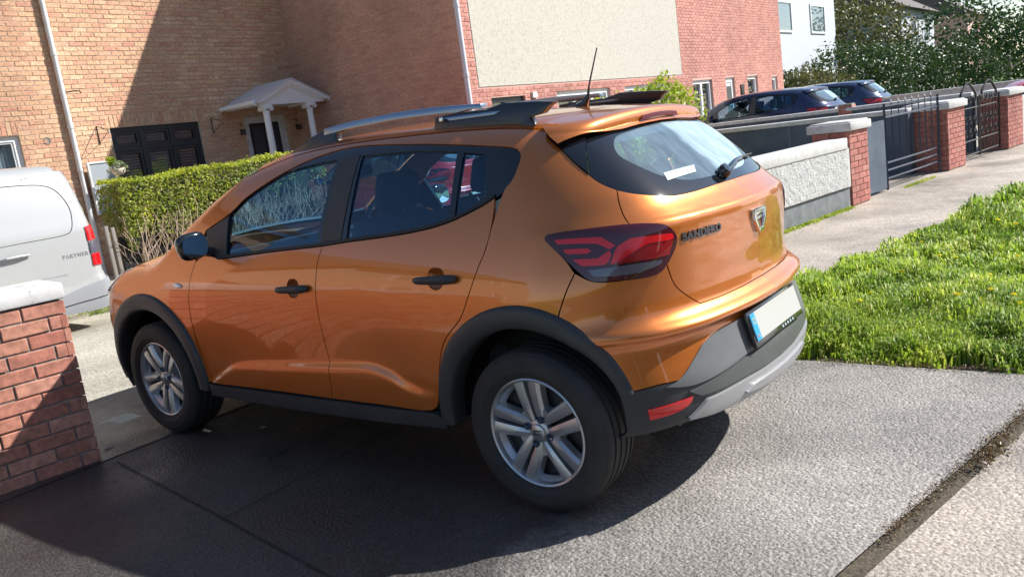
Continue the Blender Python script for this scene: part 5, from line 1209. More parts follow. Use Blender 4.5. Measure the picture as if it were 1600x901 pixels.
brick_pillar(-10.02,-10.9,.90,'broad red brick pillar with white cap between the plain barred gate and the ornate gate',back=.9) if False else brick_pillar(-10.66,-11.40,.90,'broad red brick pillar with white cap between the plain barred gate and the ornate gate',back=.6)
brick_pillar(-13.62,-14.5,.90,'red brick pillar with white cap right of the ornate scrolled gate, at the photo edge')
gm_=mat('gate_paint',(.02,.035,.075),.35,0,.4)
# gate 1: solid left leaf, barred right leaf
def gp(y,z,b=.12): p=wpt(y,b); return (p.x,p.y,z)
e=empty('metal_gate',tuple(wpt(-9.2)),label='navy metal gate with plain bars and spear tips between the two nearest brick pillars',cat='gate')
def gb(name,pts,r,n=6,par=None): 
    o=MB().tube(pts,r,n).build(name,gm_,par or e,True,angle=60)
    if par is None or par is e: o.location=-Vector(e.location)
    return o
q=MB(); lbox(q,-7.86,-8.62,.11,.13,.03,.93); bld(q,'solid_leaf',slatew,e)
for y in (-8.66,-10.62): gb('gate_post',[gp(y,.0),gp(y,1.14)],.018)
for z in (.96,.36,.26,.15): gb('rail',[gp(-8.66,z),gp(-10.6,z)],.015)
gb('rail',[gp(-8.66,1.10),gp(-10.6,1.10)],.010)
for i in range(7):
    y=-8.66-1.94*(i+1)/8; gb('bar',[gp(y,.36),gp(y,.96)],.010)
    if True:
        b=gb('spear',[gp(y,.96),gp(y,1.14)],.007,5); MB().tube([gp(y,1.13),gp(y,1.15),gp(y,1.19)],[.004,.014,.001],5).build('spear_tip',white,b,True)
# gate 2: ornate pair with scrolls
e=empty('ornate_gate',tuple(wpt(-12.5)),label='black wrought iron double gate with scrollwork and arched scroll tops right of the broad pillar',cat='gate')
gm_=iron
def ring(c,r,a0,a1,n=18,ydir=1): 
    out=[]
    for t in np.linspace(math.radians(a0),math.radians(a1),n): out.append(gp(c[0]+r*math.cos(t),c[1]+r*math.sin(t)))
    return out
for (ya,yb) in ((-11.50,-12.45),(-12.50,-13.55)):
    for y in (ya,yb): gb('stile',[gp(y,.03),gp(y,1.0)],.016)
    for z in (.08,.30,.82): gb('rail',[gp(ya,z),gp(yb,z)],.012)
    ym=(ya+yb)/2; rr=abs(yb-ya)/2*.45
    gb('arched_top',[gp(ya,1.0)]+[gp(ym+(rr+.16*abs(math.cos(t))**3)*math.cos(t)*1.0,.98+.24*math.sin(t)) for t in np.linspace(0,math.pi,22)]+[gp(yb,1.0)],.018)
    for i in range(5):
        y=ya+(yb-ya)*(i+1)/6; gb('bar',[gp(y,.08),gp(y,.98)],.008)
    for i in range(4):
        y=ya+(yb-ya)*(i+.5)/4.2
        for z in (.42,.62,.95): 
            L_=[]
            for k in range(20):
                t=k/19; a=t*3.6*math.pi; r=.075*(1-t*.85); L_.append(gp(y+r*math.cos(a),z+r*math.sin(a)))
            gb('scroll',L_,.007,5)
gm_=mat('gate_paint2',(.012,.018,.035),.35)
# dividing walls running back to the houses
def div_wall(x0,y0,x1,y1,h,label,mface,t=.20,top=.07):
    d=Vector((x1-x0,y1-y0,0)); L_=d.length; a=math.atan2(d.y,d.x); w=empty('dividing_wall',(x0,y0,0),a,label=label,cat='wall')
    MB().bb((0,-t/2,-.1),(L_,t/2,h-top)).build('wall_face',mface,w); MB().bb((-.0,-t/2-.03,h-top),(L_,t/2+.03,h)).build('coping',capm,w,bevel=.01)
    for k in range(1,int(L_/1.9)+1): MB().bb((k*1.9-.006,t/2-.002,0),(k*1.9+.006,t/2+.002,h-top-.01)).build('wall_joint',plinth,w)
    return w
div_wall(.95,-10.62,7.38,-11.45,.985,'dark slate painted garden wall with white coping running back behind the plain barred gate',slatew)
div_wall(.55,-13.75,7.38,-14.35,1.03,'farther dark garden wall with white coping in front of the parked navy cars',slatew)
div_wall(-.6,-22.5,9.0,-23.6,1.0,'distant white capped garden wall behind the parked cars',capm)
st=empty('brick_stub',(2.75,-13.95,0),label='small brick stub post rising through the farther white coping',cat='post')
MB().bb((-.12,-.13,.0),(.12,.13,1.10)).build('post_core',E['mortar_grey'],st)
for k in range(14): MB().bb((-.128,-.138+.0,.03+k*.075),(.128,.138,.03+k*.075+.064)).build('brick',E['red'],st)
q=MB(); lbox(q,-14.5,-26,.0,.22,-.1,.83); tag(q.build('street_wall',capm),'pale street wall beyond the last brick pillar','wall')
# ---------------- near brick pier on the left ----------------
py0,py1=1.275,5.2
Lp=lambda y: 2.635+.152*(y-1.27)
pr=empty('brick_pier',(2.635,1.275,0),label='old red brick pier with peeling white cap standing left of the orange car',cat='wall pier')
def ppt(y,b=0.): return Vector((Lp(y),y,0))+BW*b
def lb2(mb,a,b,b0,b1,z0,z1):
    P=[ppt(a,b0),ppt(b,b0),ppt(b,b1),ppt(a,b1)]; mb.add([(p.x,p.y,z0) for p in P]+[(p.x,p.y,z1) for p in P],[(0,1,2,3),(4,5,6,7),(0,1,5,4),(1,2,6,5),(2,3,7,6),(3,0,4,7)]); return mb
o=lb2(MB(),py0+.013,py1,.008,.34,-.1,.895).build('pier_core',E['mortar_grey'],pr); o.location=-Vector(pr.location)
ncore=set(c.name for c in pr.children)
brickwork(pr,ppt(py0+3.925),DW,(ppt(py0+3.925)-ppt(py0)).length,.0,.897,E['old'],nparts=150,proud=.0,jit=.0035,phase=.06)
brickwork(pr,ppt(py0),BW,.34,.0,.897,E['old'],nparts=50,proud=.0,jit=.003)
brickwork(pr,ppt(py0,.34),-BW,.34,.0,.897,E['old'],nparts=40,proud=.0,jit=.003) if False else None
for c in [c for c in pr.children if c.name not in ncore]: c.location=c.location-Vector(pr.location)
peel=mat('peeling_white',(.7,.7,.68),.6); r_=noise_col(peel,[(.37,(.26,.24,.22)),(.41,(.52,.52,.52)),(.7,(.62,.62,.62))],7,detail=9,rough=.7,bump=.25,bscale=60,bdist=.003)
bm=bmesh.new()
o=lb2(MB(),py0-.012,py1,-.012,.40,.900,.985).build('pier_cap',peel,pr,bevel=.012); o.location=-Vector(pr.location)
# ---------------- hedge behind the van and drive ----------------
hd=empty('hedge',(8.8,-4.8,0),label='clipped privet hedge with bright top and bare woody underside before the buff house',cat='hedge')
HX0,HX1=8.45,9.05
def htop(y): return 1.47+.028*(-2.0-y)+.02*math.sin(y*5)+.012*math.sin(y*13)
def hpos_top(r):
    y=r.uniform(-5.65,-2.22); x=r.uniform(HX0,HX1); return Vector((x,y,htop(y)+abs(r.gauss(0,.022))-.015)),Vector((r.gauss(0,.3),r.gauss(0,.3),1))
def dens(y,z):   # how leafy the near face is
    base=.80+.07*math.sin(y*2.1)+.05*math.sin(y*7)+.46*max(0,min(1,(-2.9-y)/1.3)); return z>base
def hpos_face(r):
    while True:
        y=r.uniform(-5.65,-2.22); z=r.uniform(.5,htop(y)); 
        if dens(y,z+r.gauss(0,.12)) : break
    d=r.random()**1.5*.16; return Vector((HX0+d+.03*math.sin(y*9+z*7)+.05*(1.2-z)*r.random(),y,z)),Vector((-1,r.gauss(0,.4),.45))
def hpos_end(r):
    x=r.uniform(HX0,HX1); z=r.uniform(.6,1.46); return Vector((x,-2.22-r.random()**2*.15,z)),Vector((-.2,1,.4))
rr=random.Random(11)
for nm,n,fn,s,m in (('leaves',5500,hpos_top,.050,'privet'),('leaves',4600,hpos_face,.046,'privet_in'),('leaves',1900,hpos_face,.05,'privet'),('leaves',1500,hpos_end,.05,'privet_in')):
    o=leaves(n,fn,s,LM[m],nm,hd,rng=rr,asp=.55); o.location=-Vector(hd.location); tag(o,kind='stuff')
# new shoots sticking out of the top
mb=MB()
for i in range(150):
    y=rr.uniform(-5.6,-2.3); x=rr.uniform(HX0,HX1); z=htop(y); mb.tube([(x,y,z-.1),(x+rr.gauss(0,.01),y+rr.gauss(0,.01),z+rr.uniform(.0,.06))],.003,3)
# woody stems
for i in range(1150):
    y=rr.uniform(-5.6,-2.3); x=rr.uniform(HX0+.0,HX1-.25); z0=rr.uniform(.02,.5); p=Vector((x+.12,y,z0)); L_=[p]; d=Vector((rr.gauss(-.22,.2),rr.gauss(0,.42),1)).normalized()
    for k in range(4):
        d=(d+Vector((rr.gauss(-.03,.22),rr.gauss(0,.25),rr.gauss(.1,.12)))).normalized(); p=p+d*rr.uniform(.10,.24); 
        if p.z>1.35 : break
        p.x=max(p.x,HX0-.05); L_.append(p.copy())
    if len(L_)>2: mb.tube(L_,[.011,.008,.006,.004,.003][:len(L_)],4,cap=False)
for i in range(26):
    y=-2.4-i*.125+rr.uniform(-.05,.05); mb.tube([(8.85,y,-.02),(8.8+rr.gauss(0,.05),y+rr.gauss(0,.06),.35),(8.75+rr.gauss(0,.1),y+rr.gauss(0,.12),.8)],[.028,.02,.012],6)
o=mb.build('stems',twig,hd,True); o.location=-Vector(hd.location); tag(o,kind='stuff')
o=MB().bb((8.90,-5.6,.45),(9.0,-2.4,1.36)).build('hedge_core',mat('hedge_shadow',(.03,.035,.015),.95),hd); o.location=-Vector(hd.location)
# boards coloured near black for the shade under the hedge, two grey posts
fn=empty('low_fence',(8.58,-3.1,0),label='low black boarded fence with two grey posts under the left end of the hedge',cat='fence')
for k in range(5): MB().bb((-.02+.006*(k%2),-2.4,.06+k*.15),(.02,.96,.06+k*.15+.14)).build('board',mat('black_board%d'%k,(.006,.006,.007),.9),fn)
for y in (1.115,1.035): MB().bb((-.06,y-.024,-.05),(-.02,y+.024,.97 if y>1.05 else .94)).build('post',mat('grey_post',(.20,.185,.17),.85),fn,bevel=.008)
tag(leaves(420,lambda r:(Vector((8.1+r.uniform(-.2,.2),-1.62+r.gauss(0,.22),abs(r.gauss(0,.10)))),Vector((-.3,0,1))),.07,LM['grass'],'weed_clump',None,asp=.25),'grassy weeds at the foot of the low black fence beside the van','weeds')
# bush of bright yellow green leaves behind the car roof
bs=empty('shrub',(4.7,-9.4,0),label='rounded yellow green shrub showing above the rear of the orange car roof',cat='shrub')
def blob(cs):
    def f(r):
        c=r.choice(cs); d=Vector((r.gauss(0,1),r.gauss(0,1),r.gauss(0,1))).normalized(); q=r.uniform(.78,1.06)*(1+.10*math.sin(d.x*7+c[0]*9)+.08*math.sin(d.y*9+c[1]*5)); return Vector((c[0]+d.x*c[3]*q,c[1]+d.y*c[3]*q,max(.1,c[2]+d.z*c[4]*q))),d
    return f
o=leaves(9500,blob([(4.45,-9.50,1.27,.60,.68),(4.75,-8.95,1.12,.58,.68),(5.0,-8.35,1.05,.55,.66),(5.1,-7.8,1.0,.5,.6)]),.085,LM['yellow'],'leaves',bs,rng=rr,asp=.55); o.location=(-4.7,9.4,0); tag(o,kind='stuff')
mb=MB()
for i in range(40): a=rr.uniform(0,6.28); mb.tube([(rr.gauss(0,.1),rr.gauss(0,.4),0),(.25*math.cos(a),.5*math.sin(a),.6),(.4*math.cos(a),.9*math.sin(a),1.2)],[.02,.014,.006],5)
mb.build('stems',twig,bs,True)
def tree(x,y,cs,n,size,m,label,cat='tree',trunk=1.2):
    t=empty('broadleaf_tree' if cat=='tree' else 'bush',(x,y,0),label=label,cat=cat)
    mb=MB(); mb.tube([(0,0,-.1),(.05,.0,trunk*.5),(.0,.05,trunk)],[.16,.12,.09],8)
    for c in cs: mb.tube([(0,.05,trunk*.8),((c[0])*.5,(c[1])*.5,(trunk+c[2])/2),(c[0]*.9,c[1]*.9,c[2])],[.07,.05,.02],6)
    mb.build('trunk',twig,t,True); o=leaves(n,blob(cs),size,LM[m],'crown',t,rng=rr,asp=.6); tag(o,kind='stuff'); return t
# far hedges, trees on the right skyline
tree(8.5,-26.5,[(0,0,1.2,1.6,1.1),(-.6,-2.2,1.2,1.5,1.05),(-1.6,.6,1.0,1.2,.8)],11000,.13,'olive','brown olive bush behind the second navy car','bush',.8)
tree(7.6,-33,[(0,0,1.5,2.4,1.6),(-1.0,-3.4,1.5,2.2,1.5),(-2.4,-7.,1.4,2.4,1.4)],14000,.15,'dark','dark green hedge tree on the right skyline behind the white capped walls','tree',1.)
tree(3.4,-46,[(0,0,2.0,3.2,1.9),(-1.5,-5,2.2,3.4,2.0),(3,-6,3,3.6,2.6)],9000,.24,'dark','far dark tree mass at the right end of the street','tree',1.5)
tree(9.5,-40,[(0,0,3.2,3.0,2.2),(1.5,-3,3.8,3.0,2.4)],7000,.22,'olive','tall olive tree beyond the grey house','tree',2.)
tree(-9,-62,[(0,0,4.2,3.6,3.0),(2,-4,4.6,3.4,3.0)],7000,.28,'dark','far street tree beyond the verge','tree',2.)
# rows of far houses closing the street
def far_house(x,y,w,d,h,m,label):
    e=empty('house',(x,y,0),label=label,cat='house'); MB().bb((0,0,-.1),(d,w,h)).build('wall',m,e)
    MB().prism([(-.4,h-.02),(d+.4,h-.02),(d/2,h+2.4)],-.25,w+.25,'y').build('roof',slate,e)
    for zz in (1.0,3.6):
        for k in range(2):
            a=w*(.15+.45*k); f=frame_rect(MB(),-.03,a,a+1.3,zz,zz+1.25,.08,.06).build('window',upvc,e); MB().bb((.0,a+.06,zz+.06),(.005,a+1.24,zz+1.19)).build('pane',wglass,f)
    return e
far_house(8.5,-56,9,7,5.2,gr_,'distant pale house past the dark hedge'); far_house(7.5,-72,10,7,5.2,E['mortar_pink'],'distant pinkish house at the end of the street')
far_house(14,12,12,8,5.4,E['mortar'],'buff house farther left along the street')
# ---- across the street and behind the camera: only seen as reflections ----
for i,(y,m) in enumerate(((-34,E['mortar_pink']),(-20,gr_),(-7,E['mortar_pink']),(6,E['mortar']),(19,E['mortar_pink']))):
    e=far_house(-19,y,11,7,5.4,m,['red brick house opposite','grey rendered house opposite','pink brick house opposite the drive','buff house opposite the pier','last brick house opposite'][i]); e.rotation_euler=(0,0,math.pi); e.location=(-19,y+11,0)
w2=empty('garden_wall',(-13,0,0),label='low brick wall of the gardens across the road',cat='wall'); MB().bb((-.1,-40,-.1),(.1,40,.9)).build('wall_face',E['mortar_pink'],w2); MB().bb((-.14,-40,.9),(.14,40,.98)).build('coping',capm,w2)
tree(-10.4,9.5,[(0,0,3.4,1.6,1.5),(.6,.9,4.2,1.3,1.2)],2600,.2,'dark','street tree on the verge across the road','tree',2.)
# ---------------- white van ----------------
vplan=pch([-.95,-.6,0,1.5,2.6,3.1,3.5],[.885,.898,.905,.905,.90,.86,.78]); vprof=pch([.15,.3,.5,.8,1.05,1.2,1.45,1.62,1.75,1.85],[-.04,-.012,0,-.002,-.015,-.045,-.105,-.155,-.215,-.31])
vrear=pch([.15,.3,.5,.56,.9,1.2,1.5,1.7,1.85],[-.82,-.885,-.895,-.865,-.855,-.83,-.79,-.74,-.62]); vroof=pch([-1,-.6,0,.8,1.6,1.9,2.3,2.6,3.0,3.3,3.5,3.7],[1.755,1.785,1.80,1.805,1.77,1.70,1.45,1.20,1.07,.98,.86,.6])
def Fv(x,y,z):
    ay=np.abs(y); r=smax(ay-vplan(x)-vprof(z),(vrear(z)+.05*ay**2-x),.12); r=smax(r,(z-(vroof(x)-.05*y*y)),.11); return smax(r,x-(3.50-.5*ay**2.6),.2)
vw=paint('van_white',(.37,.38,.38),0,.35,.05)
van=empty('parked_van',(7.9,-.30,-.02),math.pi/2,label='white panel van parked behind the brick pier with red and clear tail light',cat='van')
vg=mat('van_grey_plastic',(.25,.26,.28),.5); vgl=mat('van_bumper',(.26,.27,.29),.45)
side=[(-.30,1,.42,1),(-.83,1,.50,1),(-.86,1,.9),(-.83,1,1.2),(-.77,1,1.55),(-.64,1,1.70,1),(0,1,1.735),(.62,1,1.74,1),(.60,1,1.2),(.53,1,.9),(.52,1,.42,1)]+[(.06+.345*math.cos(math.radians(t)),1,.30+.345*math.sin(math.radians(t))) for t in range(18,163,12)]
def vy(L): 
    out=[]
    for p in L:
        y=float(ray_solve(np.array([[p[0],0,p[2]]]),np.array([[0.,1.,0.]]),Fv,.2,1.1,30)[0,1]); out.append((p[0],y,p[2])+tuple(p[3:]))
    return out
blank=[(-.60,1,1.16,1),(-.66,1,1.38),(-.58,1,1.55,1),(-.30,1,1.60),(.50,1,1.61,1),(.48,1,1.35),(.44,1,1.08,1),(0,1,1.09)]
blank=[(-.58,1,1.10),(-.62,1,1.30),(-.54,1,1.50),(-.38,1,1.575),(.0,1,1.60),(.42,1,1.61),(.50,1,1.55),(.485,1,1.35),(.45,1,1.10),(.38,1,1.03),(-.1,1,1.03),(-.50,1,1.04)]
panel('side_panel',vw,van,vy(side),True,F=Fv,grid=.06,step=.03,holes=[vy(blank)],gap=.003)
panel('pressed_blank',vw,van,vy(blank),True,F=Fv,grid=.06,step=.03,gap=.002,off=-.004)
sd=[(.625,1,1.74,1),(.605,1,1.2),(.535,1,.9),(.525,1,.42,1),(1.55,1,.42,1),(1.56,1,.9),(1.55,1,1.3),(1.50,1,1.74,1)]
sb=[(.78,1,1.05),(.72,1,1.3),(.74,1,1.55),(.85,1,1.61),(1.35,1,1.61),(1.45,1,1.5),(1.47,1,1.1),(1.38,1,1.03),(.9,1,1.03)]
SD=panel('sliding_door',vw,van,vy(sd),True,F=Fv,grid=.06,step=.03,gap=.004,holes=[vy(sb)]); panel('pressed_blank',vw,van,vy(sb),True,F=Fv,grid=.06,step=.03,gap=.002,off=-.004)
fd=[(1.555,1,1.74,1),(1.60,1,1.3),(1.61,1,.9),(1.60,1,.42,1),(2.25,1,.42,1),(2.42,1,.80),(2.42,1,1.05,1),(2.0,1,1.52),(1.85,1,1.68,1)]
fw_=[(1.66,1,1.08,1),(2.30,1,1.06,1),(1.98,1,1.46),(1.84,1,1.60,1),(1.66,1,1.62,1)]
panel('front_door',vw,van,vy(fd),True,F=Fv,grid=.08,step=.03,gap=.004,holes=[vy(fw_)]); panel('door_window',M['glass'],van,vy(fw_),True,F=Fv,grid=.1,off=-.005)
wing_=[(2.26,1,.42,1),(2.44,1,.80),(2.44,1,1.04,1),(2.75,1,1.02),(3.1,1,.95,1),(3.2,1,.7),(3.15,1,.42,1)]+[(2.73+.42*math.cos(math.radians(t)),1,.33+.42*math.sin(math.radians(t))) for t in range(12,169,12)]
panel('front_wing',vw,van,vy(wing_),True,F=Fv,grid=.08,step=.03)
class TopV(Top): pass
panel('roof',vw,van,sym([(1.80,0,0),(1.80,.5,0),(1.70,.72,0,1),(0,.745,0),(-.60,.72,0,1),(-.66,.3,0),(-.67,0,0)]),chart=Top,F=Fv,grid=.08)
panel('windscreen',M['glass'],van,sym([(1.82,0,0),(1.82,.5,0),(1.74,.70,0,1),(2.45,.74,0,1),(2.58,.3,0),(2.60,0,0)]),chart=Top,F=Fv,grid=.08)
panel('bonnet',vw,van,sym([(2.62,0,0),(2.60,.3,0),(2.47,.76,0,1),(3.1,.68,0,1),(3.32,.3,0),(3.36,0,0)]),chart=Top,F=Fv,grid=.08)
ch=lambda L: [(p[0],p[1],p[2])+tuple(p[3:]) for p in L]
panel('rear_doors',vw,van,sym([(-.66,0,1.72),(-.68,.55,1.66,1),(-.78,.66,1.3),(-.84,.74,.9),(-.88,.76,.56,1),(-.90,.3,.55),(-.90,0,.55)]),F=Fv,grid=.06)
panel('bumper',vgl,van,sym([(-.90,0,.53),(-.90,.5,.53),(-.86,.82,.53),(-.62,.90,.49),(-.26,.905,.41,1),(-.26,.905,.31,1),(-.60,.89,.33),(-.84,.80,.35),(-.88,0,.35)]),F=Fv,grid=.05,off=.02,flange=.05)
panel('bumper_lower',vg,van,sym([(-.88,0,.345),(-.84,.80,.345),(-.60,.89,.325),(-.26,.905,.305,1),(-.26,.905,.21,1),(-.60,.88,.20),(-.84,.80,.20),(-.88,0,.20)]),F=Fv,grid=.05,off=.008,flange=.05)
panel('side_strip',vg,van,vy([(.43,1,.41,1),(.43,1,.25,1),(2.28,1,.25,1),(2.28,1,.41,1)]),True,F=Fv,grid=.08)
panel('front_bumper',vg,van,sym([(3.50,0,.75),(3.35,.5,.72),(3.16,.80,.68,1),(3.14,.84,.42),(3.14,.84,.25,1),(3.4,.4,.22),(3.48,0,.22)]),F=Fv,grid=.06)
for k,(z0,z1,m) in enumerate(((.93,1.09,'lens_red'),(.80,.93,'lens_clear'),(.67,.80,'lens_red'))):
    panel('tail_light',M[m],van,vy([(-.70,1,z0+.004,1),(-.70-.0,1,z1-.004,1)])+[(-.81,.70,z1-.004,1),(-.83,.71,z0+.004,1)],True,F=Fv,grid=.03,off=.012,flange=.02)
mb=MB(); yv=float(ray_solve(np.array([[.0,0,.905]]),np.array([[0.,1.,0.]]),Fv,.2,1.1,30)[0,1])
MB().tube([(-.10,yv+.02,.905),(.0,yv+.035,.910),(.13,yv+.035,.905),(.17,yv+.01,.90)],[.010,.016,.016,.010],8).build('door_handle',vgl,SD[0],True)
MB().bb((-.42,yv-.004,.632),(.50,yv+.004,.642)).build('door_track',vg,van)
cu=bpy.data.curves.new('t','FONT'); cu.body='PARTNER'; cu.size=.052; cu.extrude=.002; cu.offset=.0008; cu.space_character=1.25
to=bpy.data.objects.new('tmp',cu); COL.objects.link(to); dg=bpy.context.evaluated_depsgraph_get(); dg.update(); me=bpy.data.meshes.new_from_object(to.evaluated_get(dg)); bpy.data.objects.remove(to)
me.materials.clear(); me.materials.append(vgl); xs_=[v.co.x for v in me.vertices]; w_=max(xs_)
P=ray_solve(np.array([[-.41-.0-(v.co.x-w_)*0-.0+(-(v.co.x)*.27/w_)+.0,0,.80+v.co.y] for v in me.vertices]),np.tile([0.,1.,0.],(len(me.vertices),1)),Fv,.2,1.1,30)
for v,p in zip(me.vertices,P): v.co=(p[0],p[1]+.003+v.co.z,p[2])
link(bpy.data.objects.new('lettering',me),van)
for (x,s) in ((.06,1),(2.73,1),(.06,-1),(2.73,-1)):
    w=empty('wheel',(x,.79*s,.345)); w.parent=van
    V,F=lathe([(.20,-.09),(.26,-.10),(.30,-.09),(.318,-.07),(.320,.07),(.30,.09),(.26,.10),(.20,.09)],40); mesh('tyre',V,F,M['rubber'],w,smooth=True)
    V,F=lathe([(.20,.085),(.19,.06),(.08,.05),(.06,.075),(.0005,.078)],40); o=mesh('rim',[(a,b*s,c) for a,b,c in V],F,M['wheel'],w,smooth=True)
    V=[];F=[]
    for i in range(17):
        t=math.radians(4+172*i/16)
        for yy,r in ((.86,.42),(.5,.42)): V.append((x+(r-.05)*math.cos(t),s*yy,.32+(r-.05)*math.sin(t)))
    for i in range(16): F.append((2*i,2*i+1,2*i+3,2*i+2))
    mesh('wheel_housing',V,F,M['black'],van)
MB().bb((-.70,-.55,.24),(3.2,.55,.28)).build('underbody',M['black'],van); MB().bb((-.5,-.66,.95),(1.5,.66,1.0)).build('load_floor',M['inner'],van); MB().bb((1.5,-.7,.3),(1.53,.7,1.6)).build('bulkhead',M['inner'],van)
# ---------------- cars ----------------
car=make_car(); tag(car,'bright orange hatchback with dark roof rails and wheel arches parked on the drive','car')
def copy_car(loc,rz,pm,label,group=None,skip=()):
    r=car.copy(); COL.objects.link(r); r.location=loc; r.rotation_euler=(0,0,rz); r['label']=label
    if group: r['group']=group
    for ch in list(car.children):
        if any(ch.name.startswith(s) for s in skip): continue
        c=ch.copy(); COL.objects.link(c); c.parent=r; rep(c,pm)
        for gch in ch.children:
            if any(gch.name.startswith(s) for s in skip): continue
            d=gch.copy(); COL.objects.link(d); d.parent=c; rep(d,pm)
    return r
def rep(o,pm):
    if o.type=='MESH' and len(o.material_slots) and o.data.materials[0]==M['paint']:
        o.material_slots[0].link='OBJECT'; o.material_slots[0].material=pm
SK=('lettering','badge','sticker','window_sticker','bumper_insert','skid','star','country','mirror_sail','antenna','roof_rail')
navy=paint('navy_paint',(.010,.018,.075),.4,.3); redp=paint('red_paint',(.50,.015,.02),.1,.3); blu=paint('dark_blue_paint',(.03,.05,.11),.5,.3)
copy_car((3.78,-15.2,.05),math.radians(-3),navy,'dark navy car parked behind the second white capped garden wall','cars parked in the far front gardens',SK)
copy_car((3.45,-18.05,.05),math.radians(2),blu,'second dark blue car with red tail light, half hidden behind the navy car','cars parked in the far front gardens',SK)
copy_car((6.95,-6.75,.0),math.radians(3),redp,'red car glimpsed through the side windows of the orange car',None,SK)
copy_car((-2.50,-19.3,.0),0,redp,'red car seen over the far white coping at the right edge','cars parked in the far front gardens',SK)
# ---------------- grass verge ----------------
def verge_grass():
    rng=np.random.default_rng(21); V=[];F=[];nb=0
    zones=[(-1.2,-2.2,17000,.085),(-2.2,-3.6,14000,.085),(-3.6,-6.0,13000,.09),(-6.0,-11,9000,.11),(-11,-26,7000,.14)]
    VV=[];k=0
    for (ya,yb,n,h) in zones:
        y=rng.uniform(yb,ya,n); t=rng.random(n); x=(-1.29+.221*y)*(1-t)+(.23+.221*(y+3.08))*t
        # ragged front edge, tufts
        e=.07*np.sin(x*7+.6)+.05*np.sin(x*19+1)+.04*rng.standard_normal(n); y=np.where(y>-1.24+e,y-.13,y)
        edge_=np.clip((-1.14-y)/.22,.25,1); tuft=.5+.6*np.sin(x*5.1+1.3*np.sin(y*3.7))*np.sin(y*4.3+.8*np.sin(x*6.1))+.35*np.sin(x*13+2)*np.sin(y*11+np.sin(x*5))
        L_=h*edge_*(.55+1.05*np.clip(tuft,0,1.2)+.35*rng.random(n)); w=rng.uniform(.0035,.0075,n)*(1+.6*(ya<-3))*(1.6 if ya<=-6 else 1)
        a=rng.uniform(0,2*np.pi,n)+0*x; lean=rng.uniform(.15,1.15,n); flow=1.2*np.sin(x*2.3)+1.5*np.cos(y*1.9); a=np.where(rng.random(n)<.55,flow+.7*rng.standard_normal(n),a)
        dx,dy=np.cos(a),np.sin(a); sx,sy=-dy,dx; g0=-.019+.0075*np.clip(x,-3,2.6)-.012
        for (f,zf,wf) in ((0,0,1.),(.35,.62,.85),(.8,1.0,.45),(1.25,.92,.05)):
            px=x+dx*L_*lean*f*.62; py=y+dy*L_*lean*f*.62; pz=g0+L_*zf*(1.15-.35*lean*(f>.5))
            for s in (-1,1): VV.append(np.stack([px+sx*w*wf*s,py+sy*w*wf*s,pz],1))
        A=np.stack(VV[-8:],1).reshape(-1,3); V.append(A)
        b=(np.arange(n)*8)[:,None]+k; F.append(np.concatenate([b+np.array([0,1,3,2]),b+np.array([2,3,5,4]),b+np.array([4,5,7,6])])); k+=n*8
    V=np.concatenate(V); F=np.concatenate(F)
    me=bpy.data.meshes.new('grass'); me.vertices.add(len(V)); me.vertices.foreach_set('co',V.ravel()); me.loops.add(F.size); me.loops.foreach_set('vertex_index',F.ravel().astype(np.int32)); me.polygons.add(len(F)); me.polygons.foreach_set('loop_start',np.arange(len(F),dtype=np.int32)*4); me.polygons.foreach_set('loop_total',np.full(len(F),4,dtype=np.int32)); me.update(); me.validate(); me.materials.append(LM['grass'])
    o=bpy.data.objects.new('verge_grass',me); link(o); tag(o,'lush green grass of the verge beside the drive','grass',kind='stuff')
verge_grass()
def hitg(u,v,z=0.):
    d=cam.matrix_world.to_3x3()@Vector(((u-800)/1289.03,-(v-450.5)/1289.03,-1)); o=Vector(CAM_POS); t=(z-o.z)/d.z; return o+d*t
# dandelions
DP=[(1365,461),(1497,461),(1553,455),(1583,463),(1523,440),(1490,405),(1340,473),(1398,415),(1412,425),(1545,432),(1590,403),(1468,402),(1570,380),(1520,372),(1445,380),(1590,350),(1555,345),(1530,465),(1592,478),(1575,330)]
yel=mat('dandelion_yellow',(.88,.78,.02),.6)
root=None
for i,(u,v) in enumerate(DP):
    p=hitg(u,v,.07)
    if root is None:
        root=empty('dandelion',(p.x,p.y,0)); V=[];F=[]
        for ring,(r,z,n) in enumerate(((.019,.085,13),(.014,.091,11),(.007,.095,7))):
            for k in range(n):
                a=2*math.pi*(k+.3*ring)/n; c,s=math.cos(a),math.sin(a); b=len(V); V+=[(0,0,.084),(r*c-.003*s,r*s+.003*c,z),(r*1.15*c,r*1.15*s,z-.002),(r*c+.003*s,r*s-.003*c,z)]; F+=[(b,b+1,b+2,b+3)]
        mesh('flower_head',V,F,yel,root); MB().tube([(0,0,-.02),(.004,.002,.05),(0,0,.086)],.0018,5).build('stem',LM['grass'],root); d=root
    else:
        d=root.copy(); COL.objects.link(d); d.location=(p.x,p.y,0)
        for ch in root.children: c=ch.copy(); COL.objects.link(c); c.parent=d
    d.rotation_euler=(rr.gauss(0,.2),rr.gauss(0,.2),rr.uniform(0,6)); s=rr.uniform(.9,1.35); d.scale=(s,s,1)
    tag(d,'yellow dandelion flower in the verge grass','dandelion','dandelions scattered over the verge')
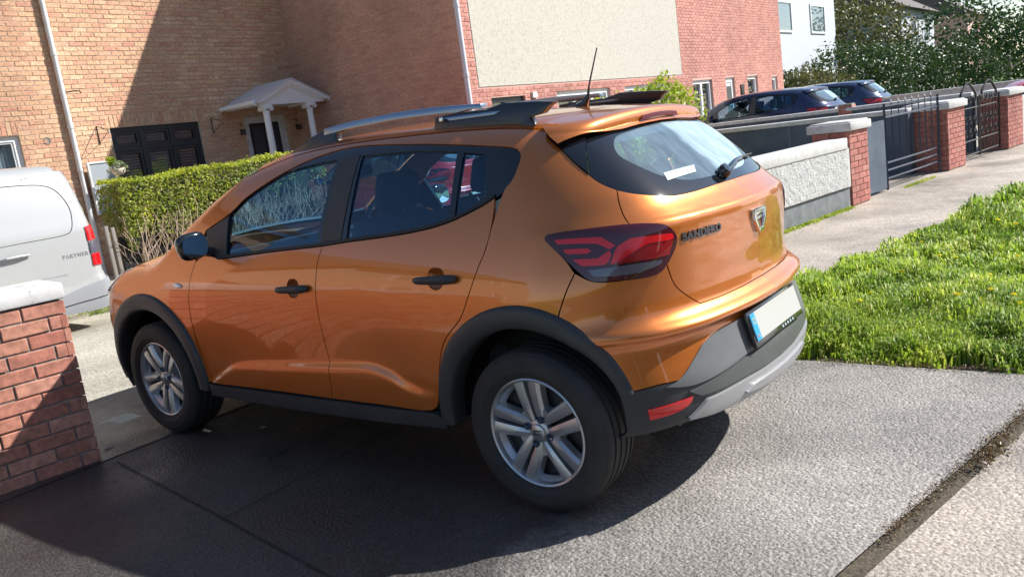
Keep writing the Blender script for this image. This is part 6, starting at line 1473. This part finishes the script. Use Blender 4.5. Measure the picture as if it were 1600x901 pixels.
# weeds along the foot of the wall and gate, litter in the slab joint
def strip_leaves(name,label,a,b,n,size,m,spread,h,cat):
    A=Vector(a);B=Vector(b)
    def f(r): t=r.random(); p=A.lerp(B,t); k=.4+.6*abs(math.sin(t*17)); return Vector((p.x+r.gauss(0,spread)*k,p.y+r.gauss(0,spread)*k,abs(r.gauss(0,h))*k-.01)),Vector((r.gauss(0,.5),r.gauss(0,.5),1))
    return tag(leaves(n,f,size,LM[m],name,None,rng=rr,asp=.5),label,cat,kind='stuff')
strip_leaves('moss_strip','yellow green moss and weeds along the foot of the roughcast wall',(Lw(-5.2)-.03,-5.2,0),(Lw(-7.2)-.03,-7.2,0),1500,.028,'yellow',.035,.012,'moss')
strip_leaves('moss_strip','yellow moss at the foot of the plain barred gate',(Lw(-8.9)-.02,-8.9,0),(Lw(-10.0)-.02,-10.0,0),600,.022,'yellow',.03,.008,'moss')
litter=leaf_mat('litter_leaf',[(0,(.10,.06,.03)),(.5,(.20,.13,.06)),(.8,(.32,.26,.10)),(1,(.05,.035,.02))],.1)
LM['litter']=litter
strip_leaves('leaf_litter','dry brown leaves and grit lying in the joint between the slabs',(Lj(-1.2)-.01,-1.2,0),(Lj(.6)-.01,.6,0),2600,.0085,'litter',.022,.004,'leaf litter')
strip_leaves('leaf_litter','clump of dry yellowish weeds in the slab joint at the lower right',(Lj(-.35)-.03,-.35,0),(Lj(-.05)-.05,-.05,0),220,.018,'litter',.03,.007,'weeds')
strip_leaves('leaf_litter','brown debris along the cut edge of the verge',(-.45,-1.18,0),(-1.35,-1.2,0),700,.009,'litter',.025,.004,'leaf litter')
def bits(r):
    while True:
        x=r.uniform(-1.6,.9); y=r.uniform(-1.2,1.2)
        if x>Lj(y)-.3: return Vector((x,y,zg(x)+.004)),Vector((r.gauss(0,.2),r.gauss(0,.2),1))
tag(leaves(170,bits,.008,LM['litter'],'grit',None,rng=rr,asp=.6),'specks of grit and leaf scattered over the drive','grit',kind='stuff')
for (u,v,s,l,rz) in ((410,668,.05,'small pale dry leaf on the dark drive under the sill',.3),(173,700,.075,'scrap of pale paper on the ground at the foot of the brick pier',1.2),(465,668,.02,'tiny light chip on the dark drive',2.)):
    p=hitg(u,v); V=[(-.5,-.2,0),(.0,-.33,.12),(.5,-.05,.02),(.35,.28,.10),(-.2,.3,.03)]
    o=mesh('leaf' if s<.06 else 'paper_scrap',[(a*s,b*s,c*s) for a,b,c in V],[(0,1,4),(1,2,3),(1,3,4)],mat('scrap',(.42,.38,.32),.8)); o.location=(p.x,p.y,zg(p.x)+.004); o.rotation_euler=(0,0,rz); tag(o,l,'leaf' if s<.06 else 'paper scrap')
mh=hitg(420,705); tag(MB().bb((mh.x-.08,mh.y-.06,zg(mh.x)-.02),(mh.x+.08,mh.y+.06,zg(mh.x)+.008)).build('drain_cover',mat('iron_cover',(.04,.04,.04),.5)),'small dark iron cover set in the drive below the rear door','drain cover')
for o in list(bpy.data.objects):
    if o.type=='MESH' and o.parent is None and not o.get('label') and not o.get('kind'): print('UNTAGGED',o.name)
